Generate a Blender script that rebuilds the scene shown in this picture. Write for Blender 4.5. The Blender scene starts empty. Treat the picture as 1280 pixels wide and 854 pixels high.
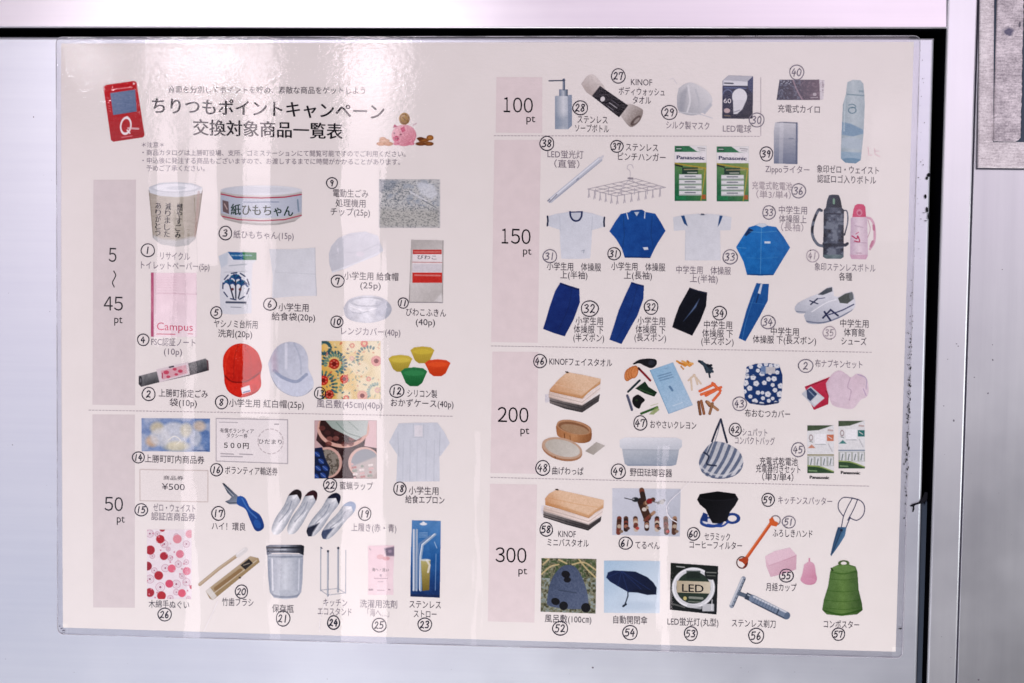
import bpy, bmesh, math, random
import numpy as np
from mathutils import Matrix, Vector

random.seed(7)
S = bpy.context.scene

# ------------------------------------------------------------------ camera
FPX = 1300.0                                   # focal length in photo pixels
CAM_W = np.array([0.0401, -0.0535, -0.0136])   # rotation vector world -> camera
CAM_C = np.array([0.0465, 0.0226, 0.5149])     # camera position (metres, wall is z = 0)

def rotvec(w):
    t = np.linalg.norm(w); k = w / t
    K = np.array([[0, -k[2], k[1]], [k[2], 0, -k[0]], [-k[1], k[0], 0]])
    return np.eye(3) + math.sin(t) * K + (1 - math.cos(t)) * K @ K

CAM_R = rotvec(CAM_W).T                        # camera -> world
cd = bpy.data.cameras.new('camera'); cam = bpy.data.objects.new('camera', cd)
S.collection.objects.link(cam); S.camera = cam
cd.sensor_fit = 'HORIZONTAL'; cd.sensor_width = 36.0; cd.lens = FPX * 36.0 / 1280.0
cd.clip_start = 0.005; cd.clip_end = 50.0
M4 = np.eye(4); M4[:3, :3] = CAM_R; M4[:3, 3] = CAM_C
cam.matrix_world = Matrix(M4.tolist())

def PN(px, py, z=0.0):
    """points of the wall plane (height z above it, metres) seen at photo pixels"""
    px = np.asarray(px, float); py = np.asarray(py, float)
    d = np.stack([(px - 640) / FPX, -(py - 427) / FPX, -np.ones_like(px)], -1) @ CAM_R.T
    t = (z - CAM_C[2]) / d[..., 2]
    return CAM_C + d * t[..., None]

def P(px, py, z=0.0):
    return PN(px, py, z)

MM = 0.001
PXM = 0.000395                                 # one photo pixel on the wall, about 0.4 mm

# ------------------------------------------------------------------ exposure
S.view_settings.view_transform = 'Standard'
S.view_settings.look = 'None'
S.view_settings.exposure = 0.25
S.view_settings.gamma = 1.0
S.render.engine = 'CYCLES'
S.cycles.max_bounces = 8
S.cycles.transparent_max_bounces = 12
S.cycles.use_denoising = True

# ------------------------------------------------------------------ world: pale pink above, grey blue below,
# with dark masks in front and low right, shaped to tune the mirrored light
W = bpy.data.worlds.new('World'); S.world = W; W.use_nodes = True
nt = W.node_tree; bg = nt.nodes['Background']
def mth(op, a, b=None, c=None):
    n = nt.nodes.new('ShaderNodeMath'); n.operation = op
    for i, v in enumerate((a, b, c)):
        if v is None: continue
        if isinstance(v, (int, float)): n.inputs[i].default_value = v
        else: nt.links.new(v, n.inputs[i])
    return n.outputs[0]
def sstep(v, lo, hi, o0, o1):
    n = nt.nodes.new('ShaderNodeMapRange'); n.interpolation_type = 'SMOOTHSTEP'
    nt.links.new(v, n.inputs['Value'])
    for k, q in (('From Min', lo), ('From Max', hi), ('To Min', o0), ('To Max', o1)): n.inputs[k].default_value = q
    return n.outputs[0]
tc = nt.nodes.new('ShaderNodeTexCoord'); sp = nt.nodes.new('ShaderNodeSeparateXYZ')
rp = nt.nodes.new('ShaderNodeValToRGB')
nt.links.new(tc.outputs['Generated'], sp.inputs[0])
dX, dY, dZ = sp.outputs
zz = mth('MAXIMUM', dZ, 0.12); U = mth('DIVIDE', dX, zz); V_ = mth('DIVIDE', dY, zz)
nt.links.new(sstep(dY, -0.75, 0.75, 0, 1), rp.inputs[0])
cr = rp.color_ramp
cr.elements[0].position = 0.0; cr.elements[0].color = (0.36, 0.40, 0.46, 1)
cr.elements[1].position = 1.0; cr.elements[1].color = (0.96, 0.84, 0.94, 1)
e = cr.elements.new(0.26); e.color = (0.46, 0.50, 0.62, 1)
e = cr.elements.new(0.50); e.color = (0.96, 0.86, 0.95, 1)
e = cr.elements.new(0.72); e.color = (1.10, 0.90, 1.08, 1)
ru = mth('DIVIDE', mth('ADD', U, 0.07), 0.36); rv = mth('DIVIDE', mth('ADD', V_, 0.06), 0.25)
rad = mth('SQRT', mth('ADD', mth('MULTIPLY', ru, ru), mth('MULTIPLY', rv, rv)))
f1 = sstep(rad, 0.75, 1.35, 0.05, 1.0)
f2 = sstep(mth('SUBTRACT', U, mth('MULTIPLY', V_, 1.3)), 0.22, 0.74, 1.0, 0.0)
f3 = mth('SUBTRACT', 1.0, mth('MULTIPLY', mth('MULTIPLY', sstep(U, -0.30, 0.10, 1.0, 0.0), sstep(V_, 0.10, 0.24, 0.0, 1.0)), 0.85))
f4 = sstep(U, -0.05, 0.30, 1.0, 1.55)
f5 = mth('ADD', 1.0, mth('MULTIPLY', mth('MULTIPLY', sstep(U, -0.55, -0.25, 1.0, 0.0), sstep(V_, -0.05, 0.22, 1.0, 0.0)), 0.36))
wide = sstep(dZ, 0.45, 0.86, 0.20, 1.0)
front = sstep(dZ, 0.0, 0.35, 0.0, 1.0)
ff = mth('ADD', mth('MULTIPLY', mth('SUBTRACT', mth('MULTIPLY', f1, f2), 1.0), front), 1.0)
nt.links.new(rp.outputs[0], bg.inputs['Color'])
ff = mth('MULTIPLY', mth('MULTIPLY', ff, wide), mth('MULTIPLY', f3, mth('MULTIPLY', f4, f5)))
nt.links.new(mth('MULTIPLY', ff, 1.0), bg.inputs['Strength'])

# ------------------------------------------------------------------ lamps
def area(name, loc, target, sx, sy, radiance, col, shape='RECTANGLE'):
    d = bpy.data.lights.new(name, 'AREA'); d.shape = shape; d.size = sx
    if shape in ('RECTANGLE', 'ELLIPSE'): d.size_y = sy
    a = sx * sy * (math.pi / 4 if shape in ('DISK', 'ELLIPSE') else 1)
    d.energy = radiance * math.pi * a; d.color = col
    o = bpy.data.objects.new(name, d); S.collection.objects.link(o)
    o.location = loc
    o.rotation_euler = (Vector(target) - Vector(loc)).to_track_quat('-Z', 'Y').to_euler()
    return o

LD = 0.95
def mirror_at(px, py, D=LD):
    """where a lamp in the plane z = D must hang to be mirrored at this spot of the film"""
    w = P(px, py); k = D / CAM_C[2]
    return np.array([w[0] + (w[0] - CAM_C[0]) * k, w[1] + (w[1] - CAM_C[1]) * k, D])

def tube(x0, x1, y0, y1, radiance, col=(1, .86, .92)):
    a = mirror_at(x0, y0); b = mirror_at(x1, y1)
    c = (a + b) / 2
    area('window_strip_light', c, (c[0], c[1], 0), abs(b[0] - a[0]), abs(b[1] - a[1]) * 1.10, radiance, col)

# added unseen strip lamps that mirror as bands in the film, brightest at the top
for x0, x1, y0, y1, r in ((193, 219, 20, 430, 1.0), (234, 246, 20, 840, .9), (248, 272, 20, 330, 1.0), (307, 338, 0, 520, 1.25),
                          (336, 350, 300, 850, .7), (430, 482, 10, 850, 1.25), (482, 506, 10, 200, .7), (590, 598, 540, 850, .5),
                          (824, 838, 560, 850, 1.0), (1085, 1160, 120, 300, .15)):
    y0 = max(y0, 45); n = max(1, int((y1 - y0) / 40))
    for k in range(n):
        ya = y0 + (y1 - y0) * k / n; yb = y0 + (y1 - y0) * (k + 1) / n
        yc = (ya + yb) / 2
        tube(x0, x1, ya, yb, r * (2.7 + 8.6 * math.exp(-max(yc - 40, 0) / 75.0)))
for x, y, sx, sy, r in ((474, 86, 30, 30, 40), (500, 92, 18, 34, 7), (208, 60, 44, 16, 14), (222, 72, 22, 16, 12), (270, 70, 36, 34, 9), (276, 84, 16, 22, 12),
                        (318, 58, 30, 20, 10), (94, 62, 16, 10, 16), (118, 74, 16, 14, 13), (296, 60, 12, 10, 8)):
    c = mirror_at(x, y); m = PXM * (1 + LD / CAM_C[2])
    area('added_glint_light', c, (c[0], c[1], 0), sx * m, sy * m, r * 4.0, (1, .95, .98), 'ELLIPSE')  # added unseen blob lamps for bright spots mirrored in the film
# added unseen fill lamp low in front, lifts the lower paper
area('soft_low_light', (-0.03, -0.72, 0.42), (0.0, -0.08, 0), 0.60, 0.26, 8.8, (1.0, 1.0, 0.99))
area('soft_side_light', (0.95, -0.10, 0.52), (0.08, 0.0, 0), 0.40, 0.50, 2.9, (0.98, 1.0, 0.98))  # added unseen fill lamp, brightens the paper from the right

# ------------------------------------------------------------------ helpers: objects
def lin(c):
    c = np.asarray(c, float)
    return np.where(c <= 0.04045, c / 12.92, ((c + 0.055) / 1.055) ** 2.4)

def hx(s):
    return np.array([int(s[i:i + 2], 16) / 255 for i in (0, 2, 4)])

def empty(name, loc=(0, 0, 0)):
    o = bpy.data.objects.new(name, None); S.collection.objects.link(o); o.location = loc
    o.empty_display_size = 0.02
    return o

def tag(o, label=None, cat=None, group=None, kind=None):
    if label: o['label'] = label
    if cat: o['category'] = cat
    if group: o['group'] = group
    if kind: o['kind'] = kind
    return o

def link(name, me, mat, parent=None, label=None):
    o = bpy.data.objects.new(name, me); S.collection.objects.link(o)
    if mat is not None:
        me.materials.clear(); me.materials.append(mat)
    if parent is not None: o.parent = parent
    if label: o['label'] = label
    return o

def raw_mesh(name, V, F):
    me = bpy.data.meshes.new(name)
    me.from_pydata([tuple(map(float, v)) for v in V], [], [tuple(map(int, f)) for f in F])
    me.update()
    return me

def prism(name, pix, z0, z1, mat, parent=None, bevel=0.0, label=None, seg=3):
    """a slab whose front outline passes through photo pixels on the plane z1"""
    top = [P(x, y, z1) for x, y in pix]
    n = len(top)
    bm = bmesh.new()
    a = [bm.verts.new((p[0], p[1], z1)) for p in top]
    b = [bm.verts.new((p[0], p[1], z0)) for p in top]
    bm.faces.new(a)
    bm.faces.new(b[::-1])
    for i in range(n):
        bm.faces.new((a[i], b[i], b[(i + 1) % n], a[(i + 1) % n]))
    bmesh.ops.recalc_face_normals(bm, faces=bm.faces)
    if bevel:
        es = [e for e in bm.edges if e.verts[0] in a and e.verts[1] in a]
        bmesh.ops.bevel(bm, geom=es, offset=bevel, segments=seg, profile=0.5, affect='EDGES')
    me = bpy.data.meshes.new(name); bm.to_mesh(me); bm.free()
    for p in me.polygons: p.use_smooth = False
    return link(name, me, mat, parent, label)

# ------------------------------------------------------------------ helpers: materials
def new_mat(name):
    m = bpy.data.materials.new(name); m.use_nodes = True
    return m, m.node_tree, m.node_tree.nodes['Principled BSDF']

def flat_mat(name, rgb, rough=0.8, metal=0.0, spec=0.3):
    m, t, b = new_mat(name)
    b.inputs['Base Color'].default_value = (*lin(hx(rgb)), 1)
    b.inputs['Roughness'].default_value = rough; b.inputs['Metallic'].default_value = metal
    b.inputs['Specular IOR Level'].default_value = spec
    return m

def noise_node(t, scale, detail=4, vec=None, rough=0.6):
    n = t.nodes.new('ShaderNodeTexNoise'); n.inputs['Scale'].default_value = scale
    n.inputs['Detail'].default_value = detail; n.inputs['Roughness'].default_value = rough
    if vec is not None: t.links.new(vec, n.inputs['Vector'])
    return n

def obj_coords(t, sx=1, sy=1, sz=1):
    c = t.nodes.new('ShaderNodeTexCoord'); mp = t.nodes.new('ShaderNodeMapping')
    mp.inputs['Scale'].default_value = (sx, sy, sz)
    t.links.new(c.outputs['Object'], mp.inputs['Vector'])
    return mp.outputs[0]

def mix_col(t, fac, a, b):
    r = t.nodes.new('ShaderNodeValToRGB')
    r.color_ramp.elements[0].color = (*a, 1); r.color_ramp.elements[1].color = (*b, 1)
    t.links.new(fac, r.inputs[0])
    return r

def painted_metal(name, ca, cb, rough, metal, streak=(6, 260, 6), bump=0.006, lo=.35, hi=.7):
    """pale coated sheet metal: faint brushed streaks, faint cloudy wear"""
    m, t, b = new_mat(name)
    n1 = noise_node(t, 1.0, 5, obj_coords(t, *streak))
    n2 = noise_node(t, 14.0, 5, obj_coords(t))
    mx = t.nodes.new('ShaderNodeMath'); mx.operation = 'ADD'; mx.inputs[1].default_value = 0
    ml = t.nodes.new('ShaderNodeMath'); ml.operation = 'MULTIPLY_ADD'
    ml.inputs[1].default_value = 0.45; t.links.new(n1.outputs['Fac'], ml.inputs[0])
    m2 = t.nodes.new('ShaderNodeMath'); m2.operation = 'MULTIPLY'; m2.inputs[1].default_value = 0.55
    t.links.new(n2.outputs['Fac'], m2.inputs[0]); t.links.new(m2.outputs[0], ml.inputs[2])
    r = mix_col(t, ml.outputs[0], lin(hx(ca)), lin(hx(cb)))
    r.color_ramp.elements[0].position = lo; r.color_ramp.elements[1].position = hi
    t.links.new(r.outputs[0], b.inputs['Base Color'])
    b.inputs['Roughness'].default_value = rough; b.inputs['Metallic'].default_value = metal
    rr = t.nodes.new('ShaderNodeMapRange'); t.links.new(n2.outputs['Fac'], rr.inputs['Value'])
    rr.inputs['To Min'].default_value = rough - .10; rr.inputs['To Max'].default_value = rough + .12
    t.links.new(rr.outputs[0], b.inputs['Roughness'])
    bp = t.nodes.new('ShaderNodeBump'); bp.inputs['Strength'].default_value = bump
    bp.inputs['Distance'].default_value = 0.001
    t.links.new(n1.outputs['Fac'], bp.inputs['Height']); t.links.new(bp.outputs[0], b.inputs['Normal'])
    return m

M_door = painted_metal('door_coating', 'd2d6e0', 'dadee6', 0.36, 0.72)
M_head = painted_metal('header_coating', 'dad6de', 'e4e0e6', 0.30, 0.72)
M_post = painted_metal('post_coating', 'd8dae0', 'e0e2e6', 0.32, 0.72, (260, 6, 6))
M_side = painted_metal('side_coating', 'c0c2c8', 'd2d4d8', 0.34, 0.84, (180, 8, 6), lo=.3)
M_black = flat_mat('gap_black', '020206', 0.95, 0, 0.02)
M_groove = flat_mat('groove_dark', '3a3648', 0.8)
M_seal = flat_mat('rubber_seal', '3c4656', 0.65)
M_dirt = flat_mat('dirt', '16161c', 0.95, 0, 0.1)

def grain_mat(name, ca, cb, stains=()):
    m, t, b = new_mat(name)
    n1 = noise_node(t, 1300.0, 4, obj_coords(t), .75)
    n2 = noise_node(t, 1.0, 3, obj_coords(t, 260, 1700, 90))
    n3 = noise_node(t, 120.0, 4, obj_coords(t))
    a = t.nodes.new('ShaderNodeMath'); a.operation = 'MULTIPLY_ADD'; a.inputs[1].default_value = .4
    a2 = t.nodes.new('ShaderNodeMath'); a2.operation = 'MULTIPLY_ADD'; a2.inputs[1].default_value = .3
    a3 = t.nodes.new('ShaderNodeMath'); a3.operation = 'MULTIPLY'; a3.inputs[1].default_value = .3
    t.links.new(n1.outputs['Fac'], a.inputs[0]); t.links.new(n2.outputs['Fac'], a2.inputs[0])
    t.links.new(n3.outputs['Fac'], a3.inputs[0]); t.links.new(a3.outputs[0], a2.inputs[2]); t.links.new(a2.outputs[0], a.inputs[2])
    r = mix_col(t, a.outputs[0], lin(hx(ca)), lin(hx(cb)))
    r.color_ramp.elements[0].position = .38; r.color_ramp.elements[1].position = .60
    last = r.outputs[0]
    for (sx, sy, sr, w, scol) in stains:           # blotches with their own place and ragged outline
        c = P(sx, sy); co = t.nodes.new('ShaderNodeTexCoord')
        vm = t.nodes.new('ShaderNodeVectorMath'); vm.operation = 'SUBTRACT'; vm.inputs[1].default_value = (c[0], c[1], 0)
        t.links.new(co.outputs['Object'], vm.inputs[0])
        vs = t.nodes.new('ShaderNodeVectorMath'); vs.operation = 'MULTIPLY'; vs.inputs[1].default_value = (1 / w, w, 0); t.links.new(vm.outputs[0], vs.inputs[0])
        ln = t.nodes.new('ShaderNodeVectorMath'); ln.operation = 'LENGTH'; t.links.new(vs.outputs[0], ln.inputs[0])
        nn = noise_node(t, 520.0, 4, obj_coords(t, 1, 2.2, 1))
        ad = t.nodes.new('ShaderNodeMath'); ad.operation = 'MULTIPLY_ADD'; ad.inputs[1].default_value = sr * 1.5; t.links.new(nn.outputs['Fac'], ad.inputs[0]); t.links.new(ln.outputs['Value'], ad.inputs[2])
        mp = t.nodes.new('ShaderNodeMapRange'); t.links.new(ad.outputs[0], mp.inputs['Value'])
        mp.inputs['From Min'].default_value = sr * 1.35; mp.inputs['From Max'].default_value = sr * 1.9; mp.inputs['To Min'].default_value = .85; mp.inputs['To Max'].default_value = 0
        mx = t.nodes.new('ShaderNodeMix'); mx.data_type = 'RGBA'; t.links.new(mp.outputs[0], mx.inputs[0]); t.links.new(last, mx.inputs[6]); mx.inputs[7].default_value = (*lin(hx(scol)), 1)
        last = mx.outputs[2]
    t.links.new(last, b.inputs['Base Color']); b.inputs['Roughness'].default_value = .85
    bp = t.nodes.new('ShaderNodeBump'); bp.inputs['Strength'].default_value = .5; bp.inputs['Distance'].default_value = .0006
    t.links.new(a.outputs[0], bp.inputs['Height']); t.links.new(bp.outputs[0], b.inputs['Normal'])
    return m
M_grain = grain_mat('grainy_coating', 'b0a6ac', 'f4ecf0')
M_grain2 = grain_mat('grainy_weave', '8a808a', 'ece2e8', [(1255, 43, .0024, 1.1, '3a3a60'), (1269, 34, .0009, .6, '4c4858')])

# paper: white stock with faint mottling
def paper_mat():
    m, t, b = new_mat('paper')
    n = noise_node(t, 60.0, 6, obj_coords(t))
    r = mix_col(t, n.outputs['Fac'], lin(hx('e3ded9')), lin(hx('eae5e1')))
    t.links.new(r.outputs[0], b.inputs['Base Color'])
    b.inputs['Roughness'].default_value = .9; b.inputs['Specular IOR Level'].default_value = .1
    return m
M_paper = paper_mat()

def ink_mat(name, rgb, var=.2, scale=420.0):
    """printed ink, a little uneven in density"""
    m, t, b = new_mat(name)
    n = noise_node(t, scale, 3, obj_coords(t))
    c = lin(hx(rgb))
    r = mix_col(t, n.outputs['Fac'], c * (1 - var), np.minimum(c * (1 + var), 1))
    r.color_ramp.elements[0].position = .3; r.color_ramp.elements[1].position = .7
    t.links.new(r.outputs[0], b.inputs['Base Color'])
    b.inputs['Roughness'].default_value = .9; b.inputs['Specular IOR Level'].default_value = .1
    return m
M_ink = ink_mat('black_ink', '06060e')
M_grey = ink_mat('grey_ink', '3a3640')
M_soft = ink_mat('soft_grey_ink', '7c747e')  # lighter ink; film glare over the captions put into its colour
M_pale = ink_mat('pale_grey_ink', 'a49aa0')
M_marker = ink_mat('marker_ink', '14142a')
M_markerl = ink_mat('light_marker_ink', '76727e')  # lighter marker tone
M_markerp = ink_mat('pale_marker_ink', 'b0a6ac')  # palest marker tone
M_band = ink_mat('pink_grey_ink', 'd5cccb', .03, 160)
M_band2 = ink_mat('pink_ink', 'dfd3d2', .03, 160)
M_white = ink_mat('white_ink', 'ece8ec')
M_red = ink_mat('red_ink', 'b01824')
M_green = ink_mat('dark_green_ink', '1c3a30')
M_pinkink = ink_mat('rose_ink', 'c84a6c')
M_navy = ink_mat('navy_ink', '1c2450')
M_tan = ink_mat('tan_ink', 'c8b4a8')

def print_mat():
    m, t, b = new_mat('printed_picture')
    a = t.nodes.new('ShaderNodeAttribute'); a.attribute_name = 'print'
    t.links.new(a.outputs['Color'], b.inputs['Base Color'])
    b.inputs['Roughness'].default_value = .9; b.inputs['Specular IOR Level'].default_value = .1
    return m
M_print = print_mat()

# clear film: sees through to the print, mirrors the added lamps; finely crinkled near its top edge
def film_mat():
    m = bpy.data.materials.new('clear_film'); m.use_nodes = True; t = m.node_tree
    t.nodes.clear()
    out = t.nodes.new('ShaderNodeOutputMaterial')
    tr = t.nodes.new('ShaderNodeBsdfTransparent'); tr.inputs[0].default_value = (.985, .98, .985, 1)
    gl = t.nodes.new('ShaderNodeBsdfGlossy'); gl.inputs['Roughness'].default_value = .02
    ge = t.nodes.new('ShaderNodeNewGeometry'); dt = t.nodes.new('ShaderNodeVectorMath'); dt.operation = 'DOT_PRODUCT'
    t.links.new(ge.outputs['Normal'], dt.inputs[0]); t.links.new(ge.outputs['Incoming'], dt.inputs[1])
    def mm(op, a, b):
        n = t.nodes.new('ShaderNodeMath'); n.operation = op
        for i, v in enumerate((a, b)):
            if isinstance(v, (int, float)): n.inputs[i].default_value = v
            elif v is not None: t.links.new(v, n.inputs[i])
        return n.outputs[0]
    c1 = mm('SUBTRACT', 1.0, mm('ABSOLUTE', dt.outputs['Value'], None))
    fac = mm('ADD', 0.052, mm('MULTIPLY', 0.80, mm('POWER', c1, 5.0)))     # Schlick reflectance of a clear plastic film
    mx = t.nodes.new('ShaderNodeMixShader')
    co = obj_coords(t)
    n1 = noise_node(t, 300.0, 3, obj_coords(t, 1, 1.9, 1)); n2 = noise_node(t, 45.0, 2, obj_coords(t, 1.6, .25, 1))
    sx = t.nodes.new('ShaderNodeSeparateXYZ'); t.links.new(co, sx.inputs[0])
    mr = t.nodes.new('ShaderNodeMapRange'); t.links.new(sx.outputs['Y'], mr.inputs['Value'])
    mr.inputs['From Min'].default_value = .085; mr.inputs['From Max'].default_value = .135
    mr.inputs['To Min'].default_value = .04; mr.inputs['To Max'].default_value = 1.0
    h = t.nodes.new('ShaderNodeMath'); h.operation = 'MULTIPLY'
    t.links.new(n1.outputs['Fac'], h.inputs[0]); t.links.new(mr.outputs[0], h.inputs[1])
    h2 = t.nodes.new('ShaderNodeMath'); h2.operation = 'MULTIPLY_ADD'; h2.inputs[1].default_value = .9
    t.links.new(n2.outputs['Fac'], h2.inputs[0]); t.links.new(h.outputs[0], h2.inputs[2])
    bp = t.nodes.new('ShaderNodeBump'); bp.inputs['Strength'].default_value = 1.0; bp.inputs['Distance'].default_value = .00007
    t.links.new(h2.outputs[0], bp.inputs['Height']); t.links.new(bp.outputs[0], gl.inputs['Normal'])
    t.links.new(fac, mx.inputs[0])
    t.links.new(tr.outputs[0], mx.inputs[1]); t.links.new(gl.outputs[0], mx.inputs[2])
    t.links.new(mx.outputs[0], out.inputs[0])
    return m
M_film = film_mat()

def border_mat():
    m = bpy.data.materials.new('sealed_film_edge'); m.use_nodes = True; t = m.node_tree
    b = t.nodes['Principled BSDF']; out = t.nodes['Material Output']
    n = noise_node(t, 70.0, 5, obj_coords(t))
    r = mix_col(t, n.outputs['Fac'], lin(hx('8c8c98')), lin(hx('c0bec8')))
    t.links.new(r.outputs[0], b.inputs['Base Color'])
    b.inputs['Roughness'].default_value = .22
    tr = t.nodes.new('ShaderNodeBsdfTransparent'); mx = t.nodes.new('ShaderNodeMixShader'); mx.inputs[0].default_value = .13
    t.links.new(tr.outputs[0], mx.inputs[1]); t.links.new(b.outputs[0], mx.inputs[2]); t.links.new(mx.outputs[0], out.inputs[0])
    return m
M_border = border_mat()

def rim_mat():
    m = bpy.data.materials.new('film_rim_gloss'); m.use_nodes = True; t = m.node_tree
    b = t.nodes['Principled BSDF']; out = t.nodes['Material Output']
    b.inputs['Base Color'].default_value = (.62, .61, .66, 1); b.inputs['Roughness'].default_value = .12
    tr = t.nodes.new('ShaderNodeBsdfTransparent'); mx = t.nodes.new('ShaderNodeMixShader')
    n = noise_node(t, 55.0, 3, obj_coords(t)); mr = t.nodes.new('ShaderNodeMapRange')
    t.links.new(n.outputs['Fac'], mr.inputs['Value']); mr.inputs['From Min'].default_value = .35; mr.inputs['From Max'].default_value = .65
    mr.inputs['To Min'].default_value = .12; mr.inputs['To Max'].default_value = .7
    t.links.new(mr.outputs[0], mx.inputs[0]); t.links.new(tr.outputs[0], mx.inputs[1]); t.links.new(b.outputs[0], mx.inputs[2]); t.links.new(mx.outputs[0], out.inputs[0])
    return m
M_rim = rim_mat()

# ------------------------------------------------------------------ the door, its frame and the gap behind
DEEP = -0.030
back = prism('gap_dark_sheet', [(-900, -700), (2200, -700), (2200, 1600), (-900, 1600)], DEEP - .004, DEEP, M_black)  # black sheet put in for the dark depth of the gap
door = empty('metal_door', P(560, 854)); 
def child(o, parent):
    o.parent = parent; o.matrix_parent_inverse = parent.matrix_world.inverted(); return o
bpy.context.view_layer.update()
door_top = lambda x: 45.6 + (x / 1167.0) * 1.6
door_right = lambda y: 1168.5 - (y - 47) * (22.0 / 807)
dp = prism('door_panel', [(-800, door_top(-800)), (1168.5, 47.2), (door_right(1500), 1500), (-800, 1500)], -.018, 0, M_door, bevel=.0016, seg=4)
bpy.context.view_layer.update()
child(dp, door)
tag(door, 'pale lilac sheet metal door leaf that the laminated poster is stuck on', 'door')

frame = empty('door_frame', P(1190, 854)); bpy.context.view_layer.update()
hd = prism('header', [(-900, -600), (1184.2, -600), (1184.2, 35.2), (-900, 33.5)], -.028, .0025, M_head, bevel=.0006)
px_ = lambda y: 1184.3 - max(y, -600) * (25.5 / 854)
pr_ = lambda y: 1222.5 - y * (27.5 / 854)
po = prism('post', [(px_(-600) + .6, -600), (pr_(-600), -600), (pr_(1500), 1500), (px_(1500), 1500)], -.028, .0020, M_post, bevel=.0009)
gr = prism('groove', [(pr_(-600) - 1, -600), (pr_(-600) + 3, -600), (pr_(1500) + 3, 1500), (pr_(1500) - 1, 1500)], -.02, .0002, M_groove)
g1 = prism('gap_shade_strip', [(-900, 33.0), (1187, 35.0), (1187, 36.6), (-900, 34.9)], -.028, .0012, M_black)  # black strip added as painted shade under the header
g2 = prism('gap_shade_strip', [(px_(36) - 2.6, 36), (px_(36) + .2, 36), (px_(1500) + .2, 1500), (px_(1500) - 2.6, 1500)], -.028, .0010, M_black)  # black strip added as painted shade on the post side
for o in (hd, po, gr, g1, g2): child(o, frame)
tag(frame, 'pale metal door frame with header above and upright post right of the black gap', 'door frame')
tag(back, 'black sheet standing in for the dark depth of the narrow gap above and right of the door', 'gap dark sheet')
side = prism('side_panel', [(pr_(-600) + 1.6, -600), (2300, -600), (2300, 1500), (pr_(1500) + 1.6, 1500)], -.026, .0012, M_side, bevel=.0003)
tag(side, 'plain pale grey metal panel at right with a few specks below the grainy plate', 'wall panel')

plate = empty('wall_plate', P(1250, 210)); bpy.context.view_layer.update()
pf = prism('plate_frame', [(1232.5, -500), (1560, -500), (1560, 213), (1223.2, 209.6)], .0012, .0035, M_grain, bevel=.0004)
pd = prism('plate_edge', [(1231, -500), (1561, -500), (1561, 215), (1221.4, 211.6)], .0012, .0020, M_groove)
pin = [(1248, -500), (1247.4, 0), (1242.6, 174.5), (1244, 176.4), (1270, 177), (1274, 174.6)]
yy = 172
while yy > -20:
    pin.append((1276.3 + random.uniform(-.6, .6) + (172 - yy) * .02, yy)); yy -= 3.2
pin.append((1281, -500))
pi = prism('inner_panel', pin, .0036, .0050, M_grain2, bevel=.0003)
ps = prism('inner_dark_strip', [(1246, -500), (1550, -500), (1550, 178.6), (1241.6, 177.6)], .0030, .00365, M_seal)  # slate sheet behind the inner panel, showing as a dark rim
for o in (pf, pd, pi, ps): child(o, plate)
tag(plate, 'grainy beige plate with stained woven inner panel at the top right corner', 'wall plate')

seal = prism('rubber_seal', [(1151.6, 631), (1154, 627), (1156, 630), (1159, 625), (1162.5, 627), (1166, 626), (px_(1500) + .5, 1500), (door_right(1500) - .5, 1500)], -.012, -.0035, M_seal, bevel=.0008)
tag(seal, 'slate grey rubber strip filling the lower part of the gap', 'rubber strip')
scrap = prism('rubber_scrap', [(1138, 632), (1143, 629.6), (1149, 628.2), (1153, 623), (1156.5, 615), (1159.5, 616), (1159, 624), (1154.5, 628.5), (1149, 630.2), (1145, 631.2), (1142.8, 632.6), (1143.2, 636), (1141.6, 640.5), (1140.8, 640), (1141.6, 635), (1140.6, 633.2), (1138.4, 633.4)], .0001, .0005, M_dirt)
tag(scrap, 'torn black rubber scrap caught on the door edge where the gap turns grey', 'scrap')

# dirt specks: on the door edge, along the film, on the panels
def blobs(name, spots, z, mat, parent=None):
    V, F = [], []
    for (x, y, rx, ry) in spots:
        c = len(V); k = 7
        off = random.random() * 6
        for i in range(k):
            a = i / k * math.tau + off; q = random.uniform(.55, 1.25)
            V.append(P(x + rx * q * math.cos(a), y + ry * q * math.sin(a), z))
        F.append([c + i for i in range(k)][::-1])
    return link(name, raw_mesh(name, V, F), mat, parent)

sp = []
for i in range(230):
    u = random.random() ** .8
    y = 330 + u * 320
    if random.random() < .55: y = random.gauss(520, 55)
    x = 1140.5 - (y - 330) * .0275 + random.gauss(0, 1.3)
    r = abs(random.gauss(.3, .3)) + .12
    sp.append((x, y, r, r * random.uniform(.8, 2.6)))
for i in range(40):
    y = random.uniform(60, 330); x = 1154 - (y - 60) * .03 + random.gauss(0, 3.5); r = abs(random.gauss(.1, .2)) + .1
    sp.append((x, y, r, r * 1.3))
for (x, y, rx, ry) in ((1161, 219, 2.2, 3.5), (1159, 223, 1.8, 2.2), (1157, 246, 1.6, 3), (1159, 262, 1.4, 4), (1161, 270, 1.5, 5),
                       (1157, 276, 2.6, .6), (1155, 266, 2, .5), (1154, 206, 1, .8), (1148, 222, 1.2, .6), (1125, 786, 2.4, 1.0)):
    sp.append((x, y, rx, ry))
dirt = blobs('dirt', sp, .00052, M_dirt)
tag(dirt, 'black grime specks along the worn right edge of the door', 'dirt', kind='stuff')
# ------------------------------------------------------------------ the poster: sheet, film, writing
Z_PAPER, Z_BAND, Z_PIC, Z_TXT, Z_MARK, Z_FILM = .00015, .00018, .00021, .00026, .00031, .00055
poster = empty('laminated_poster', (0, -0.1485, 0)); bpy.context.view_layer.update()
PINV = poster.matrix_world.inverted()
tag(poster, 'laminated exchange goods price list poster in Japanese with small product pictures', 'poster')

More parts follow.
